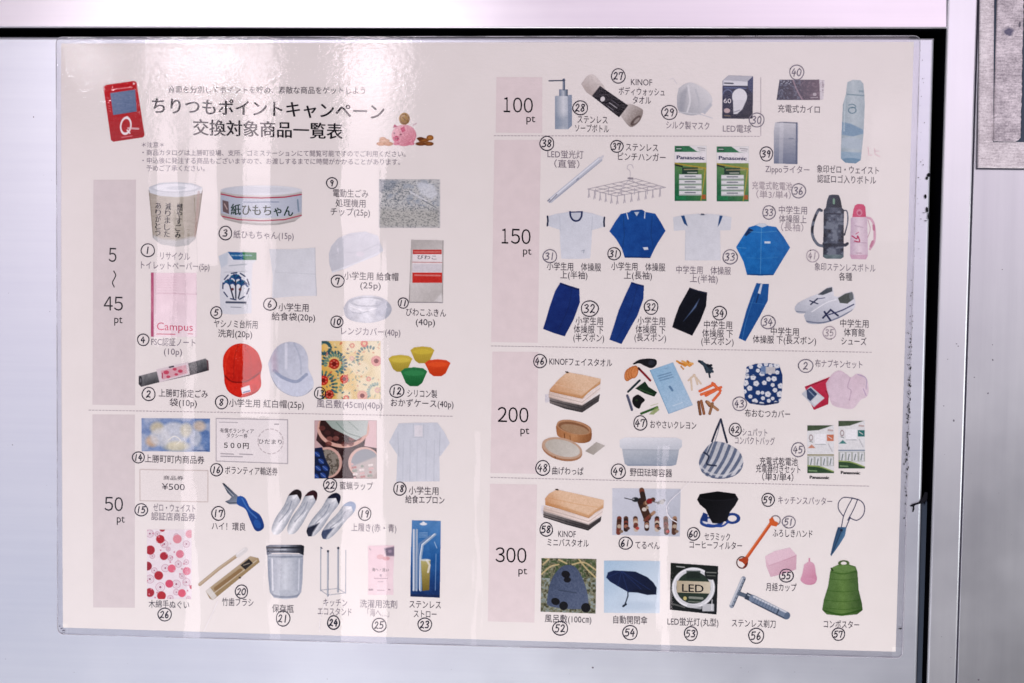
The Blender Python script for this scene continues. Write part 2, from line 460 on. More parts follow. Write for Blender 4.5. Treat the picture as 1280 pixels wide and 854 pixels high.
def part(o, parent=None):
    if parent is None: parent = poster
    o.parent = parent
    if parent is poster: o.matrix_parent_inverse = PINV
    return o

paper = prism('paper_sheet', [(76.3, 54.4), (360, 53.6), (700, 52.8), (1142.3, 52.4), (1131, 434), (1119.6, 814.8), (860, 807.2), (600, 799.4), (320, 792.2), (78.6, 784.6), (76.2, 430)], .00005, Z_PAPER, M_paper)
part(paper)

def rounded(cs, r, n=6):
    out = []
    for i, c in enumerate(cs):
        p = np.array(cs[i - 1], float); q = np.array(c, float); s = np.array(cs[(i + 1) % len(cs)], float)
        a = q + (p - q) / np.linalg.norm(p - q) * r; b = q + (s - q) / np.linalg.norm(s - q) * r
        for k in range(n + 1):
            t = k / n
            out.append(tuple((1 - t) ** 2 * a + 2 * t * (1 - t) * q + t * t * b))
    return out
FILM = [(70, 46.5), (1150.5, 44.8), (1128, 823), (71.8, 792.8)]
# film sheet: fine grid inside its outline, gently bowed
def film_mesh():
    nx, ny = 80, 56
    V, F = [], []
    c = [np.array(q, float) for q in FILM]
    rim = 6.0
    for j in range(ny + 1):
        v = j / ny
        for i in range(nx + 1):
            u = i / nx
            q = (c[0] * (1 - u) + c[1] * u) * (1 - v) + (c[3] * (1 - u) + c[2] * u) * v
            cx = 7 / 1075; cy = 7 / 750
            V.append(P(q[0], q[1], Z_FILM + .00012 * math.sin(u * 9 + v * 2) * math.sin(v * math.pi) * math.sin(u * math.pi)))
    for j in range(ny):
        for i in range(nx):
            if (i in (0, nx - 1)) and (j in (0, ny - 1)): continue
            a = j * (nx + 1) + i
            F.append((a, a + nx + 1, a + nx + 2, a + 1))
    me = raw_mesh('laminate_film', V, F)
    for p in me.polygons: p.use_smooth = True
    return me
film = part(link('laminate_film', film_mesh(), M_film))
film.visible_shadow = True

# sealed border around the paper: a flat frame with a raised rim
def ring_mesh(name, outer, inner, z_o, z_i):
    V = [P(x, y, z_o) for x, y in outer] + [P(x, y, z_i) for x, y in inner]
    n = len(outer)
    F = [(i, n + i, n + (i + 1) % n, (i + 1) % n) for i in range(n)]
    return raw_mesh(name, V, F)
out_ = rounded(FILM, 8); inn = rounded([(76.3, 54.4), (1142.3, 52.4), (1119.6, 814.8), (78.6, 784.6)], 1.0)
border = part(link('sealed_border', ring_mesh('sealed_border', out_, inn, .00012, .00022), M_border))
def tube_mesh(name, pts, r, closed=True, k=8):
    V, F = [], []
    n = len(pts)
    for i in range(n):
        p = np.array(pts[i]); a = np.array(pts[i - 1]); b = np.array(pts[(i + 1) % n])
        d = b - a; d = d / (np.linalg.norm(d) + 1e-12)
        s = np.cross(d, [0, 0, 1.0]); s /= (np.linalg.norm(s) + 1e-12)
        for j in range(k):
            w = j / k * math.tau
            V.append(p + s * r * math.cos(w) + np.array([0, 0, 1.0]) * r * math.sin(w))
    for i in range(n if closed else n - 1):
        for j in range(k):
            F.append((i * k + j, i * k + (j + 1) % k, ((i + 1) % n) * k + (j + 1) % k, ((i + 1) % n) * k + j))
    me = raw_mesh(name, V, F)
    for p in me.polygons: p.use_smooth = True
    return me
rim = part(link('film_rim', tube_mesh('film_rim', [P(x, y, .0003) for x, y in rounded(FILM, 9, 8)], .00020), M_rim))
crease = blobs('corner_crease', [(76.5, 786, 1.5, .8), (79, 788.5, 1.8, .7), (74.5, 783, .7, 1.2), (80, 791, 1.1, .5), (77.5, 791.5, .6, .8)], .00058, flat_mat('crease_grey', '5a5668', .7))
part(crease)

# ---- ribbons (pen strokes, rules)
def ribbons(name, strokes, mat, z, parent):
    V, F = [], []
    for pts, w in strokes:
        pts = np.array(pts, float)
        if len(pts) < 2: continue
        d = np.gradient(pts, axis=0); d /= (np.linalg.norm(d, axis=1)[:, None] + 1e-9)
        nrm = np.stack([-d[:, 1], d[:, 0]], 1)
        ww = (np.full(len(pts), w) if np.isscalar(w) else np.asarray(w))[:, None] / 2
        pts[0] -= d[0] * ww[0] * .7; pts[-1] += d[-1] * ww[-1] * .7
        L = pts + nrm * ww; R = pts - nrm * ww
        c = len(V)
        for a, b in zip(L, R): V.append(P(a[0], a[1], z)); V.append(P(b[0], b[1], z))
        for i in range(len(pts) - 1):
            F.append((c + 2 * i, c + 2 * i + 2, c + 2 * i + 3, c + 2 * i + 1))
    me = raw_mesh(name, V, F)
    return part(link(name, me, mat), parent)

def smooth(pts, n=6):
    pts = np.array(pts, float)
    if len(pts) < 3: 
        return pts
    q = np.vstack([2 * pts[0] - pts[1], pts, 2 * pts[-1] - pts[-2]])
    out = []
    for i in range(1, len(q) - 2):
        for k in range(n):
            t = k / n
            out.append(.5 * (2 * q[i] + (q[i + 1] - q[i - 1]) * t + (2 * q[i - 1] - 5 * q[i] + 4 * q[i + 1] - q[i + 2]) * t * t
                             + (3 * q[i] - q[i - 1] - 3 * q[i + 1] + q[i + 2]) * t ** 3))
    out.append(pts[-1])
    return np.array(out)

DIG = {'0': [[(.5, 0), (.12, .25), (.08, .7), (.45, 1), (.85, .75), (.88, .25), (.5, 0)]],
       '1': [[(.5, 0), (.48, .5), (.46, 1)]],
       '2': [[(.1, .22), (.45, 0), (.85, .22), (.55, .62), (.08, .98), (.5, .9), (.98, .98)]],
       '3': [[(.1, .1), (.55, 0), (.85, .2), (.4, .46)], [(.4, .46), (.9, .64), (.7, .95), (.05, .95)]],
       '4': [[(.5, 0), (.05, .62), (.95, .6)], [(.7, .3), (.64, 1.02)]],
       '5': [[(.2, .02), (.14, .45)], [(.14, .45), (.6, .38), (.88, .65), (.6, .96), (.06, .95)], [(.2, .02), (.9, 0)]],
       '6': [[(.6, 0), (.18, .45), (.14, .85), (.5, 1), (.86, .78), (.6, .52), (.18, .68)]],
       '7': [[(.06, .28), (.1, .05), (.9, .03)], [(.9, .03), (.72, .5), (.6, 1)]],
       '8': [[(.8, .1), (.4, 0), (.15, .22), (.5, .46), (.86, .74), (.5, 1), (.12, .78), (.45, .5), (.84, .2), (.72, .04)]],
       '9': [[(.82, .22), (.45, 0), (.12, .25), (.45, .5), (.84, .22)], [(.84, .22), (.74, .62), (.6, 1)]]}

def number(parent, digits, cx, cy, r, mat=None, w=1.22):
    rnd = random.Random(hash((digits, int(cx))) & 0xffff)
    mat = mat or M_marker
    st = []
    a0 = rnd.uniform(0, 6.3); n = 30
    ex = rnd.uniform(.94, 1.06)
    pts = [(cx + r * ex * (1 + .03 * math.sin(2 * a0 + 3 * t)) * math.cos(a0 + t), cy + r / ex * math.sin(a0 + t))
           for t in np.linspace(0, math.tau * 1.02, n)]
    st.append((pts, w * np.linspace(1.1, .85, n)))
    h = r * 1.0; dw = r * (.62 if len(digits) == 2 else .7)
    x = cx - (dw * len(digits) + .12 * r * (len(digits) - 1)) / 2
    for ch in digits:
        for s in DIG[ch]:
            p = [(x + u * dw * .92 + (.5 - v) * 1.0 + rnd.uniform(-.2, .2), cy - h / 2 + v * h + rnd.uniform(-.2, .2)) for u, v in s]
            p = smooth(p, 5)
            st.append((p, w * rnd.uniform(.9, 1.15)))
        x += dw + .12 * r
    ribbons('handwritten_number', st, mat, Z_MARK, parent)

# ---- printed type
_glyphs = {}
def glyph_mesh(s, off=0.0):
    """outline mesh of a line of text: vertices (em = 1, baseline 0) and faces"""
    key = (s, off)
    if key in _glyphs: return _glyphs[key]
    cu = bpy.data.curves.new('t', 'FONT'); cu.body = s; cu.size = 1.0; cu.resolution_u = 3; cu.offset = off
    cu.dimensions = '2D'; cu.fill_mode = 'FRONT'
    o = bpy.data.objects.new('t', cu); S.collection.objects.link(o)
    bpy.context.view_layer.update()
    me = bpy.data.meshes.new_from_object(o.evaluated_get(bpy.context.evaluated_depsgraph_get()))
    V = np.zeros(len(me.vertices) * 3); me.vertices.foreach_get('co', V); V = V.reshape(-1, 3)[:, :2].copy()
    F = [tuple(p.vertices) for p in me.polygons]
    bpy.data.objects.remove(o); bpy.data.curves.remove(cu); bpy.data.meshes.remove(me)
    _glyphs[key] = (V, F)
    return V, F
def _box(V): return V[:, 0].min(), V[:, 0].max(), V[:, 1].min(), V[:, 1].max()
KB = _box(glyph_mesh('国')[0]); KH = KB[3] - KB[2]; KC = (KB[3] + KB[2]) / 2
CB = _box(glyph_mesh('H')[0]); CH = CB[3] - CB[2]

def type_(name, lines, mat, parent=None, off=0.0, z=None, label=None, bold=0.0):
    """lines: (text, x0, x1, yc, h[, mode[, tilt]]) in photo pixels; h = height of a full character (or capital when mode is 'cap')"""
    z = Z_TXT if z is None else z
    Vs, Fs = [], []
    n = 0
    for L in lines:
        s, x0, x1, yc, h = L[:5]
        mode = L[5] if len(L) > 5 else 'kanji'; tilt = L[6] if len(L) > 6 else 0.0281
        V, F = glyph_mesh(s, off)
        if not len(V): continue
        b = _box(V)
        if mode == 'vert':          # one character per row, x0..x1 is the column, yc = (y0, y1)
            continue
        k = h / (CH if mode == 'cap' else KH); c = CH / 2 if mode == 'cap' else KC
        if mode == 'fit': k = h / (b[3] - b[2]); c = (b[2] + b[3]) / 2
        X = x0 + (V[:, 0] - b[0]) / (b[1] - b[0]) * (x1 - x0)
        Y = yc - (V[:, 1] - c) * k
        xm = (x0 + x1) / 2
        Y = Y + (X - xm) * tilt
        X = X - (Y - yc) * 0.0
        for j, sh in enumerate((0.0,) if not bold else (-bold, 0.0, bold)):      # heavier strokes: the same line set again a hair aside
            pts = PN(X + sh, Y + (abs(sh) * .5), z + j * .000006)
            Vs.append(pts); Fs += [tuple(i + n for i in f) for f in F]; n += len(V)
    me = raw_mesh(name, np.vstack(Vs), Fs)
    return part(link(name, me, mat, None, label), parent if parent is not None else poster)

def column(chars, x, y0, y1, h, lean=0.0):
    """rows of single characters, as lines for type_"""
    n = len(chars); out = []
    for i, ch in enumerate(chars):
        y = y0 + (i + .5) / n * (y1 - y0)
        out.append((ch, x - h * .42 + lean * (y - y0), x + h * .42 + lean * (y - y0), y, h))
    return out

# ---- the picture painter: draws in the units of a zoomed view of the photograph, then makes a fine colour mesh
def paper_rgb(): return hx('e6dedc')
class Pic:
    def __init__(s, zoom, x0, y0, x1, y1, res=1.8, pad=3, seed=1):
        s.z = zoom; k = zoom[2]; s.k = k
        x0 -= pad; y0 -= pad; x1 += pad; y1 += pad
        nx = max(4, int((x1 - x0) / k * res)); ny = max(4, int((y1 - y0) / k * res))
        s.X, s.Y = np.meshgrid(np.linspace(x0, x1, nx), np.linspace(y0, y1, ny))
        s.c = np.tile(paper_rgb(), (ny, nx, 1)); s.a = np.zeros((ny, nx))
        s.r = np.random.RandomState(seed); s.soft = 2.6; s.mesh_name = 'picture'
    def col(s, c):
        if isinstance(c, str): return np.broadcast_to(hx(c), s.c.shape)
        c = np.asarray(c)
        return np.broadcast_to(c, s.c.shape) if c.ndim == 1 else c
    def put(s, m, c, o=1.0, inside=False):
        m = np.clip(m, 0, 1) * o
        if inside: m = m * s.a
        s.c = s.c * (1 - m[..., None]) + s.col(c) * m[..., None]
        if not inside: s.a = 1 - (1 - s.a) * (1 - m)
    def sdf(s, pts):
        pts = np.array(pts, float); d = np.full(s.X.shape, 1e9); ins = np.zeros(s.X.shape, bool)
        n = len(pts)
        for i in range(n):
            ax, ay = pts[i - 1]; bx, by = pts[i]
            ex, ey = bx - ax, by - ay; L = ex * ex + ey * ey + 1e-9
            t = np.clip(((s.X - ax) * ex + (s.Y - ay) * ey) / L, 0, 1)
            d = np.minimum(d, np.hypot(s.X - ax - t * ex, s.Y - ay - t * ey))
            cond = ((ay > s.Y) != (by > s.Y)) & (s.X < (bx - ax) * (s.Y - ay) / ((by - ay) + 1e-12) + ax)
            ins ^= cond
        return np.where(ins, d, -d)
    def poly(s, pts, c, o=1.0, inside=False, soft=None, curve=False):
        if curve:
            q = list(pts) + [pts[0]]; pts = smooth(q, 5)[:-1]
        f = soft or s.soft
        s.put(s.sdf(pts) / f + .5, c, o, inside)
    def rect(s, x0, y0, x1, y1, c, o=1.0, inside=False, soft=None):
        s.poly([(x0, y0), (x1, y0), (x1, y1), (x0, y1)], c, o, inside, soft)
    def ell(s, cx, cy, rx, ry, c, rot=0, o=1.0, inside=False, soft=None):
        a = math.radians(rot); dx = s.X - cx; dy = s.Y - cy
        u = (dx * math.cos(a) + dy * math.sin(a)) / rx; v = (-dx * math.sin(a) + dy * math.cos(a)) / ry
        r = np.hypot(u, v); f = soft or s.soft
        s.put((1 - r) * min(rx, ry) / f + .5, c, o, inside)
    def ring(s, cx, cy, rx, ry, w, c, rot=0, o=1.0, inside=False, a0=None, a1=None):
        a = math.radians(rot); dx = s.X - cx; dy = s.Y - cy
        u = (dx * math.cos(a) + dy * math.sin(a)) / rx; v = (-dx * math.sin(a) + dy * math.cos(a)) / ry
        r = np.hypot(u, v); m = (w / 2 - np.abs(r - 1) * min(rx, ry)) / s.soft + .5
        if a0 is not None:
            th = np.degrees(np.arctan2(v, u)) % 360
            m = np.where((th >= a0) & (th <= a1), m, 0)
        s.put(m, c, o, inside)
    def line(s, pts, w, c, o=1.0, inside=False, curve=False):
        if curve: pts = smooth(pts, 6)
        d = np.full(s.X.shape, 1e9)
        for (ax, ay), (bx, by) in zip(pts[:-1], pts[1:]):
            ex, ey = bx - ax, by - ay; L = ex * ex + ey * ey + 1e-9
            t = np.clip(((s.X - ax) * ex + (s.Y - ay) * ey) / L, 0, 1)
            d = np.minimum(d, np.hypot(s.X - ax - t * ex, s.Y - ay - t * ey))
        s.put((w / 2 - d) / s.soft + .5, c, o, inside)
    def grad(s, ca, cb, ax, ay, bx, by, cm=None):
        ex, ey = bx - ax, by - ay
        t = np.clip(((s.X - ax) * ex + (s.Y - ay) * ey) / (ex * ex + ey * ey), 0, 1)[..., None]
        if cm is None: return hx(ca) * (1 - t) + hx(cb) * t
        return np.where(t < .5, hx(ca) * (1 - 2 * t) + hx(cm) * 2 * t, hx(cm) * (2 - 2 * t) + hx(cb) * (2 * t - 1))
    def noise(s, sx, sy=None, oct=2):
        sy = sy or sx; out = np.zeros(s.X.shape); amp = 1; tot = 0
        for o in range(oct):
            gx = (s.X - s.X.min()) / sx * 2 ** o; gy = (s.Y - s.Y.min()) / sy * 2 ** o
            g = s.r.rand(int(gy.max()) + 3, int(gx.max()) + 3)
            i = gx.astype(int); j = gy.astype(int); u = gx - i; v = gy - j
            u = u * u * (3 - 2 * u); v = v * v * (3 - 2 * v)
            out += amp * ((g[j, i] * (1 - u) + g[j, i + 1] * u) * (1 - v) + (g[j + 1, i] * (1 - u) + g[j + 1, i + 1] * u) * v)
            tot += amp; amp *= .6
        return out / tot
    def mottle(s, amp, sx=10, sy=None, oct=2):
        n = (s.noise(sx, sy, oct) - .5) * 2 * amp
        s.c = np.clip(s.c + n[..., None] * (s.a > .02)[..., None], 0, 1)
    def build(s, name, label, parent=None):
        ny, nx = s.X.shape
        px = s.z[0] + s.X / s.k; py = s.z[1] + s.Y / s.k
        a4 = (s.a[:-1, :-1] + s.a[1:, :-1] + s.a[:-1, 1:] + s.a[1:, 1:]) / 4
        jj, ii = np.nonzero(a4 > .35)
        idx = np.arange(nx * ny).reshape(ny, nx)
        quads = np.stack([idx[jj, ii], idx[jj + 1, ii], idx[jj + 1, ii + 1], idx[jj, ii + 1]], 1)
        used, inv = np.unique(quads, return_inverse=True); quads = inv.reshape(-1, 4)
        co = PN(px.ravel()[used], py.ravel()[used], Z_PIC)
        me = bpy.data.meshes.new(name)
        me.vertices.add(len(co)); me.vertices.foreach_set('co', co.astype(np.float32).ravel())
        me.loops.add(quads.size); me.loops.foreach_set('vertex_index', quads.astype(np.int32).ravel())
        me.polygons.add(len(quads)); me.polygons.foreach_set('loop_start', np.arange(0, quads.size, 4, dtype=np.int32))
        me.polygons.foreach_set('loop_total', np.full(len(quads), 4, dtype=np.int32))
        at = me.attributes.new('print', 'FLOAT_COLOR', 'POINT')
        rgba = np.ones((len(co), 4), np.float32)
        c = np.clip(s.c.reshape(-1, 3)[used] + (s.r.rand(len(co), 1) - .5) * .05, 0, 1)      # print grain
        lo = c.min(1, keepdims=True)
        c = c ** (1 + .24 * (1 - lo) ** 2)
        pale = np.clip((lo - .35) / .35, 0, 1) * .38                                        # weak inks in the pale tints
        c = c * (1 - pale) + c.mean(1, keepdims=True) * pale
        rgba[:, :3] = lin(c)
        at.data.foreach_set('color', rgba.ravel())
        me.update(calc_edges=True)
        return part(link(name, me, M_print, None, label), parent if parent is not None else poster)

A1 = (60, 30, 3.99); A2 = (320, 30, 3.99); A3 = (60, 210, 3.99); A4 = (320, 210, 3.99)
A5 = (60, 410, 3.99); A6 = (320, 410, 3.99); A7 = (60, 620, 3.99); A8 = (320, 620, 3.99)
B1 = (600, 70, 4.267); B2 = (860, 70, 4.267); B3 = (600, 240, 4.267); B4 = (860, 240, 4.267)
B5 = (600, 430, 4.267); B6 = (860, 430, 4.267); B7 = (600, 600, 4.067); B8 = (860, 600, 4.067)

def zl(zoom, lines, h=9.6):
    """caption lines given in zoomed units"""
    return [(s, zoom[0] + x0 / zoom[2], zoom[0] + x1 / zoom[2], zoom[1] + y / zoom[2], h) for s, x0, x1, y in lines]
def cap(parent, zoom, lines, mat=None, h=9.6):
    type_('caption', zl(zoom, lines, h), mat or M_grey, parent, off=CAP_OFF)
def num(parent, zoom, digits, cx, cy, r=8.2, mat=None):
    number(parent, digits, zoom[0] + cx / zoom[2], zoom[1] + cy / zoom[2], r, mat)
def inner(parent, zoom, lines, mat, h, bold=0.0, mode='kanji', tilt=.0281, name='printed_word'):
    k = zoom[2]
    type_(name, [(s, zoom[0] + x0 / k, zoom[0] + x1 / k, zoom[1] + y / k, h, mode, tilt) for s, x0, x1, y in lines], mat, parent, bold=bold)
CAP_OFF = 0.0

def digits(text, x0, x1, yc, h):
    """large figures, each set in its own cell"""
    n = len(text); cell = (x1 - x0) / n if n > 1 else (x1 - x0); out = []
    for i, ch in enumerate(text):
        w = cell * (.86 if n > 1 else 1.0) * (.72 if ch == '1' else 1.0)
        cx = x0 + (i + .5) * (x1 - x0) / n
        out.append((chr(ord(ch) - 48 + 0xFF10), cx - w / 2, cx + w / 2, yc + (cx - (x0 + x1) / 2) * .028, h, 'fit'))
    return out

# ---- points columns and rules
def band(pix, mat, lines, zz=None):
    V = [P(x, y, Z_BAND) for x, y in pix]
    o = part(link('points_column', raw_mesh('points_column', V, [(3, 2, 1, 0)]), mat))
    type_('points_value', lines, M_ink, o)
    return o
b = band([(116.8, 224.8), (170, 224.6), (169, 506.8), (115.5, 506)], M_band,
     digits('5', 135.8, 145.6, 318.8, 17.6) + digits('45', 128.8, 154.6, 379.6, 17.4) + [('pt', 142.8, 153, 399.2, 9.6, 'cap')])
ribbons('points_value', [(smooth([(142.2, 339), (144.6, 344), (142.6, 349), (140.6, 353.5), (142.8, 359)], 6), 1.3)], M_ink, Z_TXT, b)
band([(115.5, 518), (168.6, 518.4), (168.6, 759.8), (116.5, 759.4)], M_band,
     digits('50', 129.8, 154.6, 630.2, 17.4) + [('pt', 146, 155.8, 648.5, 9.6, 'cap')])
for (q, t, x0, x1, yc, u0, u1, yp) in (
        ([(620.6, 96.2), (678, 96.6), (677.8, 166.6), (619.6, 166)], '100', 627.6, 666.5, 131.4, 658, 669, 148),
        ([(618, 175), (676.2, 175.2), (672.2, 428.6), (614, 427.6)], '150', 625.2, 663.6, 295.6, 653.8, 664.2, 313.6),
        ([(615.4, 439.6), (672.8, 440), (671, 592.4), (613, 591.4)], '200', 621.8, 661, 518.6, 650.6, 661.4, 537.8),
        ([(612.6, 604.8), (671.4, 605.8), (668, 778.4), (609.8, 776.8)], '300', 619, 658.4, 694, 648, 658.8, 713.2)):
    band(q, M_band2, digits(t, x0 - .6, x1 + .6, yc, 18.8) + [('pt', u0, u1, yp, 9.4, 'cap')])

def rule(x0, y0, x1, y1, dash=2.6, gap=1.6, w=.7, mat=None):
    n = int(math.hypot(x1 - x0, y1 - y0) / (dash + gap)); st = []
    L = n * (dash + gap)
    for i in range(n):
        a = i * (dash + gap) / L; b2 = (i * (dash + gap) + dash) / L
        st.append(([(x0 + (x1 - x0) * a, y0 + (y1 - y0) * a), (x0 + (x1 - x0) * b2, y0 + (y1 - y0) * b2)], w))
    ribbons('dashed_rule', st, mat or M_pale, Z_TXT, poster)
rule(111, 512.8, 567, 520.6); rule(617.6, 169.8, 951, 170.6); rule(614, 432.6, 1091, 440.6); rule(613.6, 597, 1087.6, 608)
ribbons('box_rule', [([(951, 97), (951, 170)], .7)], M_pale, Z_TXT, poster)

# ---- heading
type_('heading', [('ちりつもポイントキャンペーン', 190.5, 480, 136.2, 19), ('交換対象商品一覧表', 241.5, 428, 162, 19)], M_ink, bold=.42)
type_('subheading', [('資源を分別してポイントを貯め、素敵な商品をゲットしよう', 210, 456.5, 112.8, 8.6, 'kanji', .006)], M_grey)
type_('notice_text', [('＊注意＊', 177, 205, 181.2, 6.6, 'kanji', .01),
                      ('・商品カタログは上勝町役場、支所、ゴミステーションにて閲覧可能ですのでご利用ください。', 178, 507, 191.8, 7.2, 'kanji', .006),
                      ('・申込後に発注する商品もございますので、お渡しするまでに時間がかかることがあります。', 178, 500, 201.8, 7.2, 'kanji', .006),
                      ('予めご了承ください。', 183, 256, 210.6, 7.2, 'kanji', .006)], M_soft)

# a sharp crease in the film and the ghost of a rubbed-out pen mark
M_crease = flat_mat('film_crease_white', 'ece8ec', .3)
ribbons('film_crease', [(smooth([(864, 600), (852, 613), (838, 626), (833, 637), (838, 648), (846, 653)], 6), np.linspace(.3, 1.0, 31))], M_crease, Z_FILM + .0002, poster)
ribbons('film_crease', [(smooth([(272, 752), (264, 770), (255, 789)], 6), .6)], M_crease, Z_FILM + .0002, poster)
ribbons('film_crease', [(smooth([(414, 741), (402, 766), (399, 790)], 6), .5)], M_crease, Z_FILM + .0002, poster)
ribbons('rubbed_mark', [([(1085, 184), (1086, 194), (1090, 194)], .8), ([(1093, 186), (1094, 193), (1100, 196)], .8), ([(1094, 189), (1099, 189)], .7)], ink_mat('rubbed_pink', 'dcbcc2'), Z_MARK, poster)
# ================================================================== printed pictures
# red card and piggy bank in the heading
p = Pic(A1, 275, 283, 483, 590)
p.poly([(290, 304), (428, 284), (442, 292), (482, 555), (474, 566), (326, 588), (314, 580), (276, 316)], p.grad('c81822', 'b00c1a', 300, 300, 440, 580))
p.poly([(310, 345), (435, 327), (443, 437), (325, 455)], p.grad('7488a8', '5f7698', 320, 340, 440, 450), inside=True)
p.mottle(.03, 8)
p.ell(428, 298, 5, 5, 'f2d8dc')
p.ring(388, 508, 25, 40, 8, 'f2e4e6', rot=8); p.line([(395, 530), (408, 545)], 7, 'f2e4e6'); p.line([(400, 520), (450, 523)], 10, 'e8c0c4', .85)
p.line([(385, 468), (395, 462), (402, 470)], 5, 'f2e4e6'); p.line([(368, 566), (418, 559)], 6, 'dc8088', .8)
for i in range(7): p.line([(318 + i * 15, 328 - i * 2), (327 + i * 15, 327 - i * 2)], 5, 'e8a0a4', .8)
for i in range(6): p.line([(294 + i * 2, 368 + i * 13), (304 + i * 2, 372 + i * 13)], 4, 'e08890', .7)
p.build('printed_card', 'printed red point card with a grey window and a white ring emblem')

p = Pic(A2, 598, 440, 890, 610)
for (x, y, rx, ry, c) in ((625, 598, 24, 10, 'd8a078'), (660, 598, 24, 11, 'c89068'), (640, 582, 26, 10, 'e0b088'), (632, 572, 16, 8, 'd8a47c')):
    p.ell(x, y, rx, ry, c); p.ring(x, y, rx - 4, ry - 3, 3, 'b07c58', o=.6)
for (x, y, rx, ry, c) in ((822, 598, 26, 10, '8a5426'), (862, 598, 24, 11, '9a6430'), (836, 580, 26, 11, 'a0682e'), (868, 568, 18, 14, 'b47c3c'), (820, 572, 18, 8, '7c4820')):
    p.ell(x, y, rx, ry, c); p.ring(x, y, rx - 5, ry - 4, 3, '5e3414', o=.6)
p.ell(738, 556, 62, 54, p.grad('f0a8b4', 'd8788c', 700, 510, 780, 605))
p.ell(700, 597, 16, 9, 'd87890'); p.ell(775, 597, 16, 9, 'd87890')
p.poly([(682, 520), (690, 500), (708, 512)], 'c0607c'); p.poly([(720, 520), (738, 510), (746, 532), (730, 542)], 'd06080')
p.ell(700, 572, 15, 14, 'c85478'); p.ell(696, 572, 3, 4, '7c2040'); p.ell(706, 571, 3, 4, '7c2040')
p.ell(690, 545, 3.4, 3.4, '501830'); p.ell(722, 552, 3.4, 3.4, '501830'); p.line([(783, 505), (795, 500), (800, 496)], 4, 'c890a0')
p.ell(740, 473, 28, 30, p.grad('c8a468', '94703c', 720, 450, 760, 500)); p.ring(740, 473, 20, 22, 4, '7a5828'); p.line([(732, 465), (746, 482)], 5, '7a5828')
p.mottle(.03, 7)
p.build('printed_piggy_bank', 'printed pink piggy bank between piles of coins')

# 1 recycled paper roll
p = Pic(A3, 497, 68, 776, 395)
p.poly([(502, 112), (505, 95), (560, 74), (636, 70), (720, 76), (770, 96), (771, 118), (756, 235), (735, 355), (700, 385), (640, 394), (560, 380), (523, 350), (512, 220)],
       p.grad('a89e8e', '9a9080', 505, 100, 770, 110, 'c0b8a4'), curve=False)
p.mottle(.04, 30, 5)
p.poly([(500, 106), (505, 92), (560, 73), (636, 69), (720, 75), (771, 95), (768, 125), (700, 142), (636, 146), (560, 140), (506, 124)], p.grad('c8d0d8', 'd8dce0', 500, 90, 770, 130), inside=True)
p.ell(636, 98, 118, 22, 'dfe4ea', inside=True); p.ring(636, 98, 118, 22, 4, 'b4bcc6', inside=True, o=.7); p.ell(640, 100, 50, 9, 'ccd4dc', inside=True)
p.poly([(515, 330), (560, 352), (640, 360), (740, 340), (735, 395), (520, 395)], 'c8ccd2', .7, inside=True, soft=14)
p.line([(752, 120), (735, 340)], 12, 'b08a80', .5, inside=True); p.line([(770, 118), (738, 350)], 6, '6c5c54', .5, inside=True); p.line([(504, 115), (524, 345)], 6, '807868', .6, inside=True)
q = p.build('printed_paper_roll', 'printed roll of toilet paper in a beige band with brush writing')
type_('printed_word', column('燃やすごみ', 225.0, 255, 298, 8.6, -.07) + column('減りました', 210.4, 254, 297, 8.2, -.05) + column('ありがとう', 198, 253, 295, 8.0, -.02), M_ink, q, bold=.2)
number(q, '1', 184.8, 313, 8.2)
cap(q, A3, [('リサイクル', 560, 707, 441), ('トイレットペーパー(5p)', 464, 805, 489)], M_soft)

# 3 paper string
p = Pic(A3, 858, 86, 1268, 290)
p.poly([(860, 118), (1267, 118), (1266, 240), (1230, 268), (1150, 284), (1064, 288), (960, 278), (880, 258), (860, 235)], p.grad('a8a49c', 'b4b0aa', 860, 200, 1267, 200, 'd8d6d2'))
for i in range(4):
    p.line([(900, 262 + i * 7), (1000, 276 + i * 6), (1130, 280 + i * 5), (1240, 262 + i * 5)], 2.5, '8c8680', .8, inside=True)
p.poly([(861, 130), (940, 150), (1064, 155), (1180, 150), (1267, 130), (1265, 222), (1180, 246), (1064, 252), (950, 246), (862, 226)], p.grad('a4b0c4', 'a8b4c8', 861, 200, 1267, 200, 'c4d0e0'), inside=True)
p.line([(861, 130), (940, 146), (1064, 150), (1180, 146), (1267, 132)], 6, 'b03050', inside=True)
p.line([(861, 240), (950, 258), (1064, 264), (1180, 258), (1266, 236)], 5, 'b03050', inside=True)
p.ell(1064, 112, 202, 25, p.grad('b8c0cc', 'd0d6de', 870, 110, 1260, 110, 'dce2e8')); p.ell(1064, 110, 150, 15, 'c4ccd6', o=.5)
p.poly([(870, 160), (900, 168), (903, 230), (872, 218)], '6c5a5c', inside=True); p.line([(880, 180), (893, 205)], 6, 'b49a94', inside=True)
p.line([(978, 170), (1020, 172), (1080, 170), (1150, 170)], 5, '68789a', .6); p.line([(1245, 160), (1250, 215)], 8, '5c7888', .6)
q = p.build('printed_string_roll', 'printed flat roll of paper string with a blue label between red lines')
inner(q, A3, [('紙ひもちゃん', 912, 1222, 212)], M_green, 13, bold=.3)
number(q, '3', 281.8, 291.5, 8.2); cap(q, A3, [('紙ひもちゃん(15p)', 925, 1225, 336)], M_soft)

